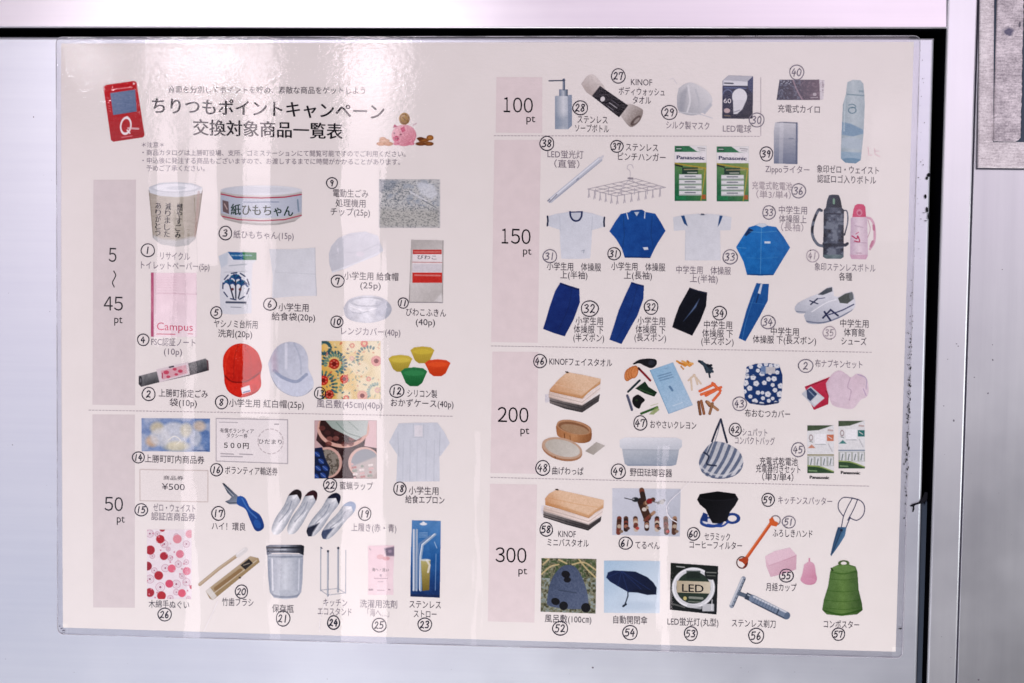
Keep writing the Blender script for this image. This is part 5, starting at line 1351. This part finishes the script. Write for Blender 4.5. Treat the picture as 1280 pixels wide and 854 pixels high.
p = Pic(B5, 328, 400, 672, 626, seed=3)
p.poly([(405, 440), (420, 412), (470, 404), (540, 418), (585, 442), (596, 470), (590, 515), (545, 530), (480, 518), (420, 495), (408, 470)], p.grad('a8744c', '8c5c38', 410, 460, 590, 520, 'bc8c60'), curve=True)
p.ell(500, 446, 94, 36, 'b88c68', rot=12, inside=True); p.ell(500, 448, 84, 29, '8c6448', rot=12); p.ell(505, 455, 76, 23, 'a88868', rot=12); p.line([(450, 480), (452, 505)], 5, '6c4428', .8); p.line([(480, 490), (482, 514)], 4, '6c4428', .7)
p.ell(438, 566, 110, 56, 'a87c5c', rot=14); p.ell(438, 556, 110, 54, 'c4a084', rot=14); p.ell(440, 556, 95, 43, p.grad('bcb4a4', 'ccc6b8', 360, 540, 520, 590), rot=14); p.line([(400, 600), (402, 610)], 5, '6c4c34', .7)
p.poly([(560, 572), (620, 523), (668, 543), (604, 593)], p.grad('a49c90', 'bcb4a8', 570, 570, 660, 540)); p.mottle(.02, 16)
q = p.build('printed_bento_box', 'printed bent wood lunch box with its lid off')
num(q, B5, '48', 335, 662, 9); cap(q, B5, [('曲げわっぱ', 385, 552, 679)], M_grey)

p = Pic(B5, 765, 70, 1290, 386, seed=21)
p.poly([(905, 140), (1030, 98), (1136, 326), (1006, 374)], p.grad('88b8d8', 'a0c4e0', 920, 140, 1100, 340)); p.line([(905, 140), (1006, 372)], 5, '6494b8', .9, True); p.line([(1006, 372), (1134, 326)], 4, '74a0c4', .8, True)
for i in range(3): p.line([(948 + i * 6, 172 + i * 12), (1018 + i * 6, 152 + i * 12)], 6, '5c7c9c', .6)
p.line([(1012, 228), (1026, 248)], 12, '4c6c8c', .7); p.line([(985, 132), (1005, 128)], 3, '6c8cac', .7); p.line([(1030, 330), (1080, 312)], 4, 'c4dcec', .8)
p.poly([(815, 105), (850, 84), (900, 78), (938, 84), (942, 110), (915, 130), (880, 118), (850, 104), (822, 110)], '1c1e24', curve=True); p.ell(915, 100, 18, 14, '383c48', o=.7)
for (x, y) in ((790, 165), (800, 158), (812, 152), (824, 150)): p.ell(x, y, 20, 34, 'd08a54', rot=12); p.ring(x, y, 18, 32, 3, 'a86434', rot=12, o=.7)
p.line([(848, 132), (880, 165), (908, 195)], 12, '8c2c34'); p.line([(846, 128), (852, 136)], 9, '34181c')
p.line([(852, 195), (790, 255)], 12, '2c3c40'); p.line([(785, 275), (810, 352)], 13, '54586c'); p.line([(795, 282), (815, 345)], 4, '7c84a0', .8)
p.poly([(828, 238), (880, 200), (900, 230), (945, 258), (930, 282), (880, 265)], '1c3824'); p.line([(850, 240), (920, 268)], 6, '40603c', .8)
p.poly([(815, 285), (840, 270), (860, 280), (880, 300), (862, 320), (850, 345), (826, 335), (812, 310)], '18181c', curve=True); p.ell(835, 300, 8, 6, '2c4028')
p.line([(860, 372), (945, 338)], 13, '3c6434'); p.poly([(900, 376), (945, 330), (958, 352), (925, 378)], '8ca05c', .8, soft=6); p.line([(910, 330), (950, 318)], 4, 'c8c89c')
for i in range(6): p.line([(1050 + i * 14, 92 + (i % 2) * 10), (1095 + i * 8, 118 - (i % 3) * 6)], 11, ('d89c4c', 'c88438', 'e0ac64')[i % 3])
p.line([(1072, 120), (1085, 135)], 8, 'c89050')
for i in range(9): p.line([(1168 + (i * 17) % 60, 92 + (i * 13) % 50), (1195 + (i * 23) % 50, 110 + (i * 19) % 55)], 13, ('1c2430', '2c3844', '3c4c58')[i % 3])
p.line([(1220, 150), (1226, 178)], 10, '2c3844')
for (a, b) in (((1112, 195), (1145, 165)), ((1140, 165), (1178, 212)), ((1125, 180), (1130, 245)), ((1150, 180), (1160, 215))): p.line([a, b], 10, 'd4b894'); p.line([a, b], 3, 'e8d4b8', .8, True)
for (a, b) in (((1172, 252), (1250, 215)), ((1180, 270), (1285, 232)), ((1205, 275), (1270, 240)), ((1240, 210), (1282, 250)), ((1278, 262), (1244, 302))): p.line([a, b], 15, 'd8683c'); p.line([a, b], 4, 'e88c5c', .8, True)
for (a, b, c) in (((1165, 310), (1175, 375), '6c4028'), ((1180, 305), (1195, 372), '8c5434'), ((1208, 308), (1225, 330), '74482c'), ((1215, 310), (1268, 352), 'a87c58'), ((1240, 318), (1225, 372), '8c6444')): p.line([a, b], 15, c); p.line([a, b], 4, 'c09870', .6, True)
p.mottle(.03, 8)
q = p.build('printed_crayon_set', 'printed blue crayon box among cut vegetables and crayons')
num(q, B5, '47', 855, 422, 8.6); cap(q, B5, [('おやさいクレヨン', 908, 1154, 433)], M_grey)

p = Pic(B5, 740, 494, 1082, 656)
p.poly([(758, 560), (1062, 562), (1056, 600), (1046, 645), (1020, 652), (790, 652), (772, 640), (764, 600)], p.grad('b4bec8', '98a6b6', 800, 560, 810, 650)); p.mottle(.02, 10)
p.poly([(745, 512), (775, 498), (1050, 500), (1078, 514), (1078, 548), (1060, 566), (765, 566), (746, 550)], p.grad('dce0e6', 'c0c8d2', 800, 500, 805, 566)); p.line([(760, 564), (1062, 566)], 5, '98a2b0', .7, True); p.line([(790, 645), (1030, 648)], 8, '8694a6', .6, True)
q = p.build('printed_enamel_box', 'printed pale blue enamel food box with a white lid')
num(q, B5, '49', 738, 680, 9); cap(q, B5, [('野田琺瑯容器', 800, 1025, 688)], M_grey)

p = Pic(B6, 296, 98, 512, 334, seed=14)
p.poly([(312, 122), (360, 106), (420, 102), (485, 108), (504, 165), (504, 220), (496, 300), (480, 318), (400, 330), (330, 318), (302, 290), (296, 220), (306, 170)], p.grad('2c4c80', '1c3c70', 300, 120, 490, 320), curve=False)
rr = random.Random(5)
spots = []
for k in range(400):
    x = rr.uniform(300, 502); y = rr.uniform(106, 325); r = rr.uniform(10, 18)
    if all((x - a) ** 2 + (y - b) ** 2 > (r + c + 1) ** 2 for a, b, c in spots): spots.append((x, y, r))
for x, y, r in spots:
    for a in range(0, 360, 72):
        t = math.radians(a + x); p.ell(x + r * .5 * math.cos(t), y + r * .5 * math.sin(t), r * .55, r * .5, 'dcdfe4', o=.9, inside=True)
    p.ell(x, y, r * .25, r * .25, '9ca8b8', inside=True, o=.7)
p.rect(412, 122, 466, 158, 'c4c0c0', .95, True); p.rect(388, 118, 416, 160, '7c94b8', .8, True); p.line([(306, 165), (400, 172), (504, 166)], 4, '1c3460', .6, True, True); p.line([(340, 312), (400, 322), (480, 312)], 9, '1c2c54', .8, True, True)
q = p.build('printed_diaper_cover', 'printed blue cloth nappy cover with white flowers')
num(q, B6, '43', 275, 320, 8.6, M_markerl); cap(q, B6, [('布おむつカバー', 303, 545, 373)], M_grey)

p = Pic(B6, 600, 140, 972, 356, seed=9)
p.poly([(622, 228), (770, 170), (760, 220), (740, 245), (752, 265), (748, 322), (672, 353), (660, 330)], p.grad('c83858', 'b42848', 640, 230, 740, 330)); p.line([(626, 232), (760, 182)], 5, '8c1c38', .8, True); p.line([(735, 250), (750, 275), (748, 320)], 6, '8c1830', .8, True, True)
p.poly([(606, 266), (655, 226), (728, 288), (672, 338)], 'b8c0cc'); p.poly([(632, 246), (655, 234), (690, 268), (652, 305), (636, 290)], '3c4c6c'); p.line([(645, 250), (680, 285)], 6, '8c9cb4', .8); p.poly([(690, 268), (728, 290), (676, 330), (660, 306)], 'd0d4da')
p.poly([(735, 210), (770, 160), (810, 142), (850, 165), (870, 178), (905, 158), (950, 180), (964, 240), (955, 280), (920, 300), (880, 345), (820, 342), (770, 325), (752, 280), (740, 240)], p.grad('d4b0c4', 'e0c4d2', 760, 180, 920, 320), curve=True)
p.ell(812, 240, 64, 92, 'dcc0d0', o=.8, inside=True, soft=12); p.line([(865, 180), (852, 230), (870, 250), (860, 300)], 5, 'b08ca8', .6, True, True); p.line([(905, 162), (950, 185), (950, 240)], 4, '8c80b0', .6, True, True); p.line([(935, 240), (950, 275)], 5, 'a888b8', .7, True); p.mottle(.03, 20)
q = p.build('printed_napkin_set', 'printed cloth napkin set, one red and one pale pink')
num(q, B6, '2', 628, 118, 8.6, M_markerl); cap(q, B6, [('布ナプキンセット', 678, 930, 108)], M_soft)

p = Pic(B6, 55, 398, 298, 724, seed=3)
p.line([(128, 520), (150, 460), (175, 402), (190, 460), (208, 525)], 11, '2c3448'); p.line([(140, 530), (160, 470), (172, 415)], 5, '6c7488', .8)
p.poly([(78, 580), (110, 540), (150, 520), (215, 535), (270, 570), (294, 620), (285, 670), (240, 708), (160, 720), (90, 700), (60, 650), (64, 600)], p.grad('b4bac2', 'c8ccd2', 80, 560, 260, 700), curve=True)
for i in range(8):
    x = 30 + i * 40
    p.line([(x + 80, 520), (x + 40, 620), (x - 30, 730)], 17, '5c6880', .9, True, True)
p.line([(80, 575), (110, 600), (100, 640), (150, 650)], 9, '2c3448', .85, True, True); p.line([(130, 525), (100, 590)], 8, '3c4860', .8, True); p.line([(62, 650), (120, 690), (200, 700), (280, 660)], 9, 'd0d4da', .7, True, True); p.line([(70, 680), (160, 718), (250, 704)], 7, '485470', .7, True, True); p.mottle(.04, 12)
q = p.build('printed_striped_bag', 'printed round shopping bag with grey and white stripes')
num(q, B6, '42', 252, 458, 7.8, None); cap(q, B6, [('シュパット', 290, 423, 473), ('コンパクトバッグ', 250, 463, 518)], M_soft)

def charger(x0, y0, x1, y1, ac, label):
    p = Pic(B6, x0, y0, x1, y1); w = x1 - x0; h = y1 - y0
    p.rect(x0, y0, x1, y1, 'dadcdc'); p.poly([(x0, y0), (x1, y0 - 2), (x1 - 40, y0 + 12), (x0 + 60, y0 + 26), (x0, y0 + 30)], '4c5c44', inside=True)
    p.rect(x1 - 38, y0 + 50, x1 - 2, y0 + 84, ac); p.line([(x1 - 30, y0 + 60), (x1 - 12, y0 + 72)], 5, 'e0d4d0', .8); p.line([(x1 - 30, y0 + 26), (x1 - 8, y0 + 28)], 9, 'b89088', .7)
    p.rect(x0 + 40, y0 + 46, x1 - 44, y0 + 100, 'e6e8ea', 1, True); p.line([(x0 + 42, y0 + 102), (x1 - 46, y0 + 102)], 4, '98a0a4', .8, True); p.ring(x0 + 20, y0 + 66, 9, 14, 4, 'a08c8c'); p.line([(x0 + 14, y0 + 86), (x0 + 28, y0 + 90)], 5, '8c9494'); p.poly([(x0 + 2, y0 + 122), (x0 + 24, y0 + 102), (x0 + 44, y0 + 122)], ac, .8); p.line([(x1 - 30, y0 + 100), (x1 - 10, y0 + 140)], 6, 'b0b0b4', .7)
    p.line([(x0, y0 + h * .62), (x1, y0 + h * .62)], 7, '8c8454' if 'red' in label else '78889c', .9, True); p.rect(x0, y0 + h * .65, x1, y0 + h * .85, 'a4acA0'.lower(), .9, True)
    for i in range(4): p.rect(x0 + 10 + i * w * .24, y0 + h * .66, x0 + 10 + i * w * .24 + w * .17, y0 + h * .84, 'd4d8da', 1, True); p.line([(x0 + 18 + i * w * .24, y0 + h * .82), (x0 + 24 + i * w * .24, y0 + h * .7)], 5, '5c6c68', .9, True)
    p.poly([(x0, y0 + h * .86), (x0 + w * .4, y0 + h * .84), (x1, y0 + h * .97), (x1, y1), (x0, y1)], '2c4c2c', .95, True); p.line([(x0, y0 + h * .84), (x0 + w * .5, y0 + h * .87), (x1, y0 + h * .97)], 7, '94a85c', .9, True, True); p.line([(x0 + 10, y1 - 14), (x0 + 50, y1 - 12)], 7, '8cac7c', .8, True); p.rect(x1 - 60, y1 - 8, x1, y1, '3c5c3c', .8, True); p.mottle(.03, 8)
    q = p.build('printed_charger_pack', label)
    inner(q, B6, [('Panasonic', x0 + 14, x1 - 26, y1 + 22)], M_ink, 3.6, bold=.3, mode='cap')
    return q
q = charger(636, 434, 779, 690, 'c87858', 'printed battery charger pack with red marks')
charger(802, 410, 944, 665, '2c7470', 'printed battery charger pack with teal marks')
num(q, B6, '45', 588, 565, 8.6, M_markerl); cap(q, B6, [('充電式乾電池', 383, 585, 628), ('充電器付きセット', 363, 600, 668), ('（単3/単4）', 396, 562, 711)])

# ---- 300 points
p = towels(B7, [(330, 95), (350, 70), (390, 48), (500, 72), (630, 102), (628, 140), (590, 165), (552, 194), (440, 158), (332, 128)],
           [(325, 132), (440, 160), (552, 196), (628, 142), (620, 178), (552, 226), (440, 194), (322, 158)], [(322, 160), (440, 196), (552, 228), (618, 184), (614, 210), (550, 258), (440, 228), (322, 190)], (318, 150, 8, 20), 6)
p.line([(332, 128), (440, 158), (552, 193), (628, 140)], 4, 'a06c38', .8, True); p.line([(322, 158), (440, 194), (552, 227), (618, 182)], 5, '8c7c74', .8, True); p.line([(322, 188), (440, 226), (550, 256), (614, 212)], 5, '28282c', .8, True); p.line([(386, 48), (396, 50)], 7, '2c2420'); p.line([(350, 92), (480, 120), (600, 140)], 3, 'c8905c', .5, True, True)
p.poly([(332, 112), (440, 142), (552, 178), (628, 124), (628, 142), (552, 195), (440, 160), (330, 130)], 'b98654', .5, True, soft=8); p.line([(324, 146), (440, 178), (552, 212), (624, 160)], 3, 'b49c8c', .7, True); p.line([(322, 176), (440, 212), (552, 243), (616, 198)], 4, '343236', .8, True)
q = p.build('printed_towel_stack', 'printed stack of folded orange, pink and grey bath towels')
num(q, B7, '58', 337, 252, 8.2, None); cap(q, B7, [('KINOF', 398, 487, 275), ('ミニバスタオル', 343, 553, 321)], M_grey)

p = Pic(B7, 668, 36, 1024, 292, seed=11)
p.poly([(673, 42), (1020, 46), (1016, 288), (672, 280)], p.grad('c4cad8', 'b4bccc', 680, 60, 1000, 270)); p.mottle(.015, 40)
def wood(x0, y0, x1, y1, w, seed):
    r = random.Random(seed); n = 5
    for i in range(n):
        a = i / n; b = (i + 1) / n
        p.line([(x0 + (x1 - x0) * a, y0 + (y1 - y0) * a), (x0 + (x1 - x0) * b, y0 + (y1 - y0) * b)], w, r.choice(['4c3428', '74543f', 'a88468', '5c4034', '7c4438', 'c8b49c', '3c2c28']))
wood(822, 52, 832, 100, 26, 1); wood(820, 110, 850, 190, 40, 2); wood(838, 205, 885, 165, 16, 3); wood(840, 120, 880, 100, 22, 4); p.ell(862, 108, 16, 14, '8c2c2c', inside=True); p.line([(735, 92), (775, 102)], 4, '2c2c30'); p.ell(790, 100, 18, 12, '2c3034'); p.ell(780, 98, 6, 4, '9ca0a4'); p.line([(905, 118), (935, 105)], 14, '848888'); p.ell(925, 112, 12, 12, 'b8b8b4'); p.line([(875, 110), (905, 115)], 5, '6c6460')
p.ell(835, 150, 12, 10, 'd0c4b4'); p.ell(850, 140, 8, 8, 'b09c88')
for i, x in enumerate((708, 742, 790, 848, 900, 944, 990)):
    if x == 848: wood(x, 215, x, 248, 24, 30); p.ell(x, 236, 10, 10, 'd0ccc4'); continue
    wood(x, 196, x + (i % 3 - 1) * 4, 268 if i in (0, 5, 6) else 252, 24, 10 + i); p.ell(x, 236, 11, 10, ('b8a48c', 'a0705c', '6c4438')[i % 3]); p.ell(x + 10, 262 if i in (0, 5, 6) else 246, 10, 8, ('8c7460', '58403c', 'b4544c')[i % 3])
p.line([(960, 140), (950, 170), (965, 195), (985, 200)], 4, 'dce0e8', .6, True, True)
q = p.build('printed_pen_photo', 'printed photo of small wooden figure pens on pale blue')
num(q, B7, '61', 740, 322, 8.0); cap(q, B7, [('てるぺん', 790, 913, 333)], M_grey)

p = Pic(B8, 42, 54, 268, 250)
p.ell(120, 215, 60, 28, '2c4c8c'); p.ell(118, 212, 44, 16, 'd4d4dc'); p.ring(225, 196, 32, 22, 13, '284888'); p.poly([(60, 205), (78, 165), (100, 175), (100, 215)], '24407c')
p.poly([(46, 100), (60, 72), (150, 58), (240, 70), (257, 98), (240, 130), (212, 165), (200, 205), (165, 222), (125, 220), (108, 190), (90, 150), (60, 125)], p.grad('0c0c10', '1a1a22', 60, 90, 240, 180)); p.ell(152, 80, 96, 20, '08080c', inside=True); p.ring(152, 82, 102, 23, 3, '2c2c34', o=.6, inside=True)
p.line([(100, 228), (170, 236), (205, 214)], 10, '30549c', curve=True)
q = p.build('printed_coffee_filter', 'printed black ceramic coffee filter with a blue holder')
num(q, B8, '60', 28, 275, 7.8); cap(q, B8, [('セラミック', 84, 214, 290), ('コーヒーフィルター', 8, 275, 333)], M_grey)

p = Pic(B8, 722, 84, 902, 392); p.soft = 2.2
for pts in ([(832, 92), (790, 90), (766, 115), (766, 150), (790, 185)], [(835, 92), (880, 108), (898, 140), (890, 180), (860, 205), (825, 195)], [(836, 92), (810, 140), (790, 185)], [(862, 100), (842, 150), (812, 205)], [(790, 185), (778, 250)], [(825, 190), (800, 250)], [(832, 92), (866, 100)]):
    p.line(pts, 5, '3c405c', curve=len(pts) > 2)
p.poly([(762, 240), (806, 240), (798, 285), (770, 330), (728, 388), (724, 380), (738, 320), (752, 270)], p.grad('2c4c6c', '5c88a8', 740, 300, 790, 320)); p.line([(778, 262), (732, 375)], 3.5, '1c304c', .9, True); p.ell(780, 256, 7, 7, '1c2c44')
q = p.build('printed_scissors', 'printed long kitchen scissors with wire handles')
num(q, B8, '59', 407, 102, 8.0); cap(q, B8, [('キッチンスパッター', 458, 733, 107)], M_soft)

p = Pic(B8, 242, 176, 476, 456)
p.ring(275, 420, 27, 29, 6, '54342c'); p.ring(445, 206, 24, 24, 6, '7c7478')
p.line([(298, 395), (420, 222)], 17, 'c85c2c'); p.line([(296, 390), (416, 220)], 5, 'e08c58', .8, True); p.poly([(258, 402), (300, 390), (308, 405), (298, 440), (275, 418), (258, 412)], 'b04c24'); p.poly([(412, 200), (430, 188), (440, 208), (460, 218), (450, 238), (415, 230)], 'd06830'); p.line([(282, 448), (300, 425)], 8, '7c2c18')
q = p.build('printed_carrying_handle', 'printed orange carrying handle with a ring at each end')
num(q, B8, '51', 513, 215, 7.8, M_markerl); cap(q, B8, [('ふろしきハンド', 430, 633, 273)], M_grey)

p = Pic(B8, 388, 340, 662, 536)
p.poly([(392, 388), (440, 362), (518, 344), (552, 382), (550, 455), (480, 480), (420, 494), (398, 440)], p.grad('e4b4c4', 'd49cb0', 410, 370, 540, 480)); p.poly([(392, 388), (440, 362), (518, 344), (552, 382), (480, 412), (412, 436)], 'e8bccc', .8, True); p.line([(480, 412), (552, 384)], 4, 'c888a0', .7, True); p.line([(412, 436), (480, 412)], 4, 'cc90a8', .6, True)
p.line([(617, 400), (617, 425)], 8, 'd888a4'); p.poly([(590, 430), (617, 415), (642, 430), (650, 475), (656, 505), (640, 530), (600, 532), (572, 510), (580, 480)], p.grad('e0a0b8', 'cc809c', 580, 440, 650, 520), curve=True); p.ell(613, 512, 38, 16, 'd890ac', o=.7, inside=True)
q = p.build('printed_menstrual_cup', 'printed pink cup beside its pink case')
num(q, B8, '55', 500, 487, 8.4); cap(q, B8, [('月経カップ', 396, 552, 547)], M_grey)

p = Pic(B8, 678, 408, 892, 694)
p.ring(792, 424, 22, 12, 8, '54683c')
p.poly([(728, 448), (760, 432), (820, 430), (852, 440), (862, 470), (868, 560), (885, 630), (888, 662), (860, 684), (780, 692), (705, 684), (682, 660), (690, 610), (712, 540), (722, 470)], p.grad('50703c', '435f34', 690, 560, 885, 560, '688848'))
p.ell(790, 452, 64, 16, '6c8c50', o=.8, inside=True); p.line([(728, 468), (790, 478), (860, 464)], 5, '3c6420', .8, True, True)
for y in (500, 560, 610, 650): p.line([(690, y), (790, y + 9), (885, y - 2)], 4, '3a6020', .5, True, True)
p.line([(686, 664), (780, 684), (886, 660)], 8, '345a1c', .8, True, True); p.line([(728, 450), (736, 460)], 7, '2c4418'); p.mottle(.025, 16)
q = p.build('printed_composter', 'printed green bucket shaped composter')
num(q, B8, '57', 765, 785, 7.8); cap(q, B8, [('コンポスター', 690, 870, 736)], M_grey)

p = Pic(B7, 308, 396, 594, 682, seed=17)
p.poly([(312, 397), (592, 402), (588, 680), (308, 670)], '7c7c64'); p.mottle(.12, 10)
n = p.noise(12, 12, 2); p.put(np.clip((n - .5) * 7, 0, 1), '3c5434', .7, True); p.put(np.clip((n - .5) * 7, 0, 1) * (p.Y > 500), 'a4b0b4', .7, True); p.put(np.clip((.4 - n) * 8, 0, 1), '2c3020', .6, True)
for pts in ([(312, 480), (360, 440), (400, 430)], [(470, 430), (530, 420), (592, 460)], [(320, 430), (350, 400), (330, 397)], [(500, 400), (540, 450), (592, 500)], [(400, 405), (440, 425)]): p.line(pts, 8, 'c8b480', .9, True, True)
p.poly([(340, 610), (352, 540), (372, 490), (410, 445), (450, 432), (490, 448), (525, 510), (548, 590), (540, 650), (440, 655), (350, 640)], p.grad('4c5870', '5c6880', 360, 480, 540, 640), curve=True); p.mottle(.04, 7)
p.ell(436, 480, 22, 18, '1c1c24', rot=20); p.ell(444, 508, 18, 14, '1c1c24'); p.ell(384, 618, 22, 18, '14141a', rot=20); p.ell(425, 640, 22, 22, '18181e'); p.ell(538, 650, 24, 24, '14141a', inside=True); p.line([(400, 560), (490, 575)], 6, '3c4658', .6, True)
q = p.build('printed_wrapping_photo', 'printed photo of a grey wrapping cloth tied on the ground')
num(q, B7, '52', 408, 755, 9.0); cap(q, B7, [('風呂敷(100㎝)', 329, 566, 708)], M_grey)

p = Pic(B7, 626, 406, 920, 682)
p.poly([(630, 410), (916, 412), (914, 678), (630, 676)], p.grad('9cc0dc', 'c8dcec', 650, 420, 880, 660)); p.mottle(.012, 50)
p.ell(800, 640, 110, 24, 'a8c4dc', o=.6, inside=True, soft=20); p.line([(752, 565), (752, 590), (735, 640)], 6, '2c3444'); p.line([(728, 642), (742, 632)], 10, '1c2434')
p.poly([(642, 496), (650, 470), (680, 460), (720, 462), (790, 466), (850, 494), (880, 520), (898, 548), (896, 582), (850, 584), (800, 572), (752, 570), (700, 540), (660, 516)], p.grad('1c2c54', '101c3c', 660, 480, 880, 570))
for a in ((642, 498), (700, 540), (752, 570), (850, 584), (896, 580)): p.line([(720, 463), a], 3, '2c4070', .8, True)
p.poly([(752, 570), (800, 572), (850, 584), (896, 582), (880, 560), (800, 556)], '0c1630', .7, True, soft=6)
q = p.build('printed_umbrella_photo', 'printed photo of a navy folding umbrella on pale blue')
num(q, B7, '54', 763, 777, 9); cap(q, B7, [('自動開閉傘', 678, 851, 713)], M_grey)

p = Pic(B7, 960, 418, 1216, 688, seed=5)
p.poly([(969, 421), (1211, 438), (1203, 685), (965, 660)], p.grad('1c241c', '14181c', 980, 440, 1190, 670)); p.mottle(.03, 14)
p.ring(1085, 548, 98, 92, 22, 'ccd0d4', inside=True); p.ring(1085, 548, 103, 97, 5, 'eceef0', inside=True, o=.8); p.ell(1085, 548, 84, 80, '2c3c30', inside=True); p.rect(1050, 462, 1120, 500, '202c24', .8, True, soft=6); p.line([(1000, 440), (1040, 444)], 6, 'b8bcb8', .8)
p.poly([(1000, 512), (1172, 518), (1170, 578), (1000, 572)], p.grad('b8a888', 'd0c4a4', 1000, 540, 1170, 550)); p.ell(1176, 476, 34, 32, '1c2220'); p.line([(1152, 470), (1200, 472)], 6, '8c9088', .8); p.line([(1155, 486), (1196, 488)], 5, '747870', .8)
p.ell(1042, 602, 9, 10, 'c4b874'); p.line([(1066, 598), (1130, 602)], 12, '9ca094', .8); p.line([(1060, 618), (1120, 622)], 6, '80847c', .8); p.rect(1130, 630, 1190, 668, 'c8ccd0', .9, True); p.line([(1180, 610), (1178, 660)], 6, 'd8dadc', .8); p.line([(980, 630), (1040, 648)], 8, '8c8c88', .6, True); p.line([(1060, 640), (1120, 650)], 16, 'b8bcc0', .8, True)
q = p.build('printed_ring_lamp_box', 'printed black box of a round lamp tube')
inner(q, B7, [('LED', 1028, 1136, 551)], M_ink, 9.4, bold=.2, mode='cap', tilt=.04)
num(q, B7, '53', 1072, 782, 8.4); cap(q, B7, [('LED蛍光灯(丸型)', 953, 1212, 723)], M_grey)

p = Pic(B8, 206, 490, 522, 714)
p.line([(282, 502), (222, 640)], 24, '8c98a8'); p.line([(276, 500), (216, 634)], 8, 'c4ccd6', .9, True); p.line([(292, 504), (232, 644)], 5, '3c4858', .9, True)
for i in range(8): t = i / 7; p.line([(284 - 58 * t, 506 + 132 * t), (292 - 58 * t, 510 + 132 * t)], 4, '2c3444', .8, True)
p.line([(262, 578), (310, 596)], 22, '5c6878'); p.poly([(300, 572), (345, 592), (332, 624), (286, 604)], '3c4858'); p.line([(305, 585), (335, 600)], 6, 'b8c4d0', .9, True)
p.line([(330, 605), (500, 690)], 40, '74849a'); p.line([(335, 594), (505, 676)], 9, 'ccd4de', .9, True); p.line([(325, 622), (492, 704)], 7, '3c485c', .9, True)
for i in range(9): t = i / 9; p.line([(345 + 130 * t, 598 + 62 * t), (335 + 130 * t, 620 + 62 * t)], 3, '48566a', .6, True)
p.line([(462, 660), (446, 692)], 5, '2c3848', .9, True); p.ell(504, 690, 14, 20, '5c6c82', rot=25, o=.9, inside=True)
q = p.build('printed_razor', 'printed stainless safety razor')
num(q, B8, '56', 347, 793, 9.4); cap(q, B8, [('ステンレス剃刀', 223, 445, 731)], M_grey)

# ---- specks and scratches on the bare panels
sp = [(741, 837, 1.4, 1.3), (1242, 450, 1.1, 1.4), (1242, 431, .7, .8), (1236, 492, .9, 1.2), (1224, 851, 1.6, 1.2), (1196, 430, 1.0, .6), (1198, 433, .8, .8), (1254, 337, .8, .6)]
rr = random.Random(11)
for i in range(46):
    x, y = rr.choice([(rr.uniform(2, 68), rr.uniform(60, 850)), (rr.uniform(80, 1120), rr.uniform(826, 853)), (rr.uniform(1200, 1278), rr.uniform(230, 850)), (rr.uniform(1165, 1195), rr.uniform(350, 850))])
    r = abs(rr.gauss(0, .28)) + .12; sp.append((x, y, r, r * rr.uniform(.7, 1.4)))
sk = blobs('specks', sp, .0024, flat_mat('speck_grey', '6a6672', .9))
# seat every speck on the sheet it marks
for v in sk.data.vertices:
    x, y = v.co.x, v.co.y
    v.co.z = .00012
def seat(o, fn):
    for poly in o.data.polygons:
        vs = [o.data.vertices[i] for i in poly.vertices]
        cx = sum(v.co.x for v in vs) / len(vs); cy = sum(v.co.y for v in vs) / len(vs)
        z = fn(cx, cy)
        for v in vs: v.co.z = z
def sheet_z(x, y):
    if x > P(pr_(427) + 2, 427)[0] - .002: return .0013
    if x > P(px_(427), 427)[0] - .003: return .0021
    return .0001
seat(sk, sheet_z)
tag(sk, 'scattered grey specks on the bare metal panels around the poster', 'specks', kind='stuff')
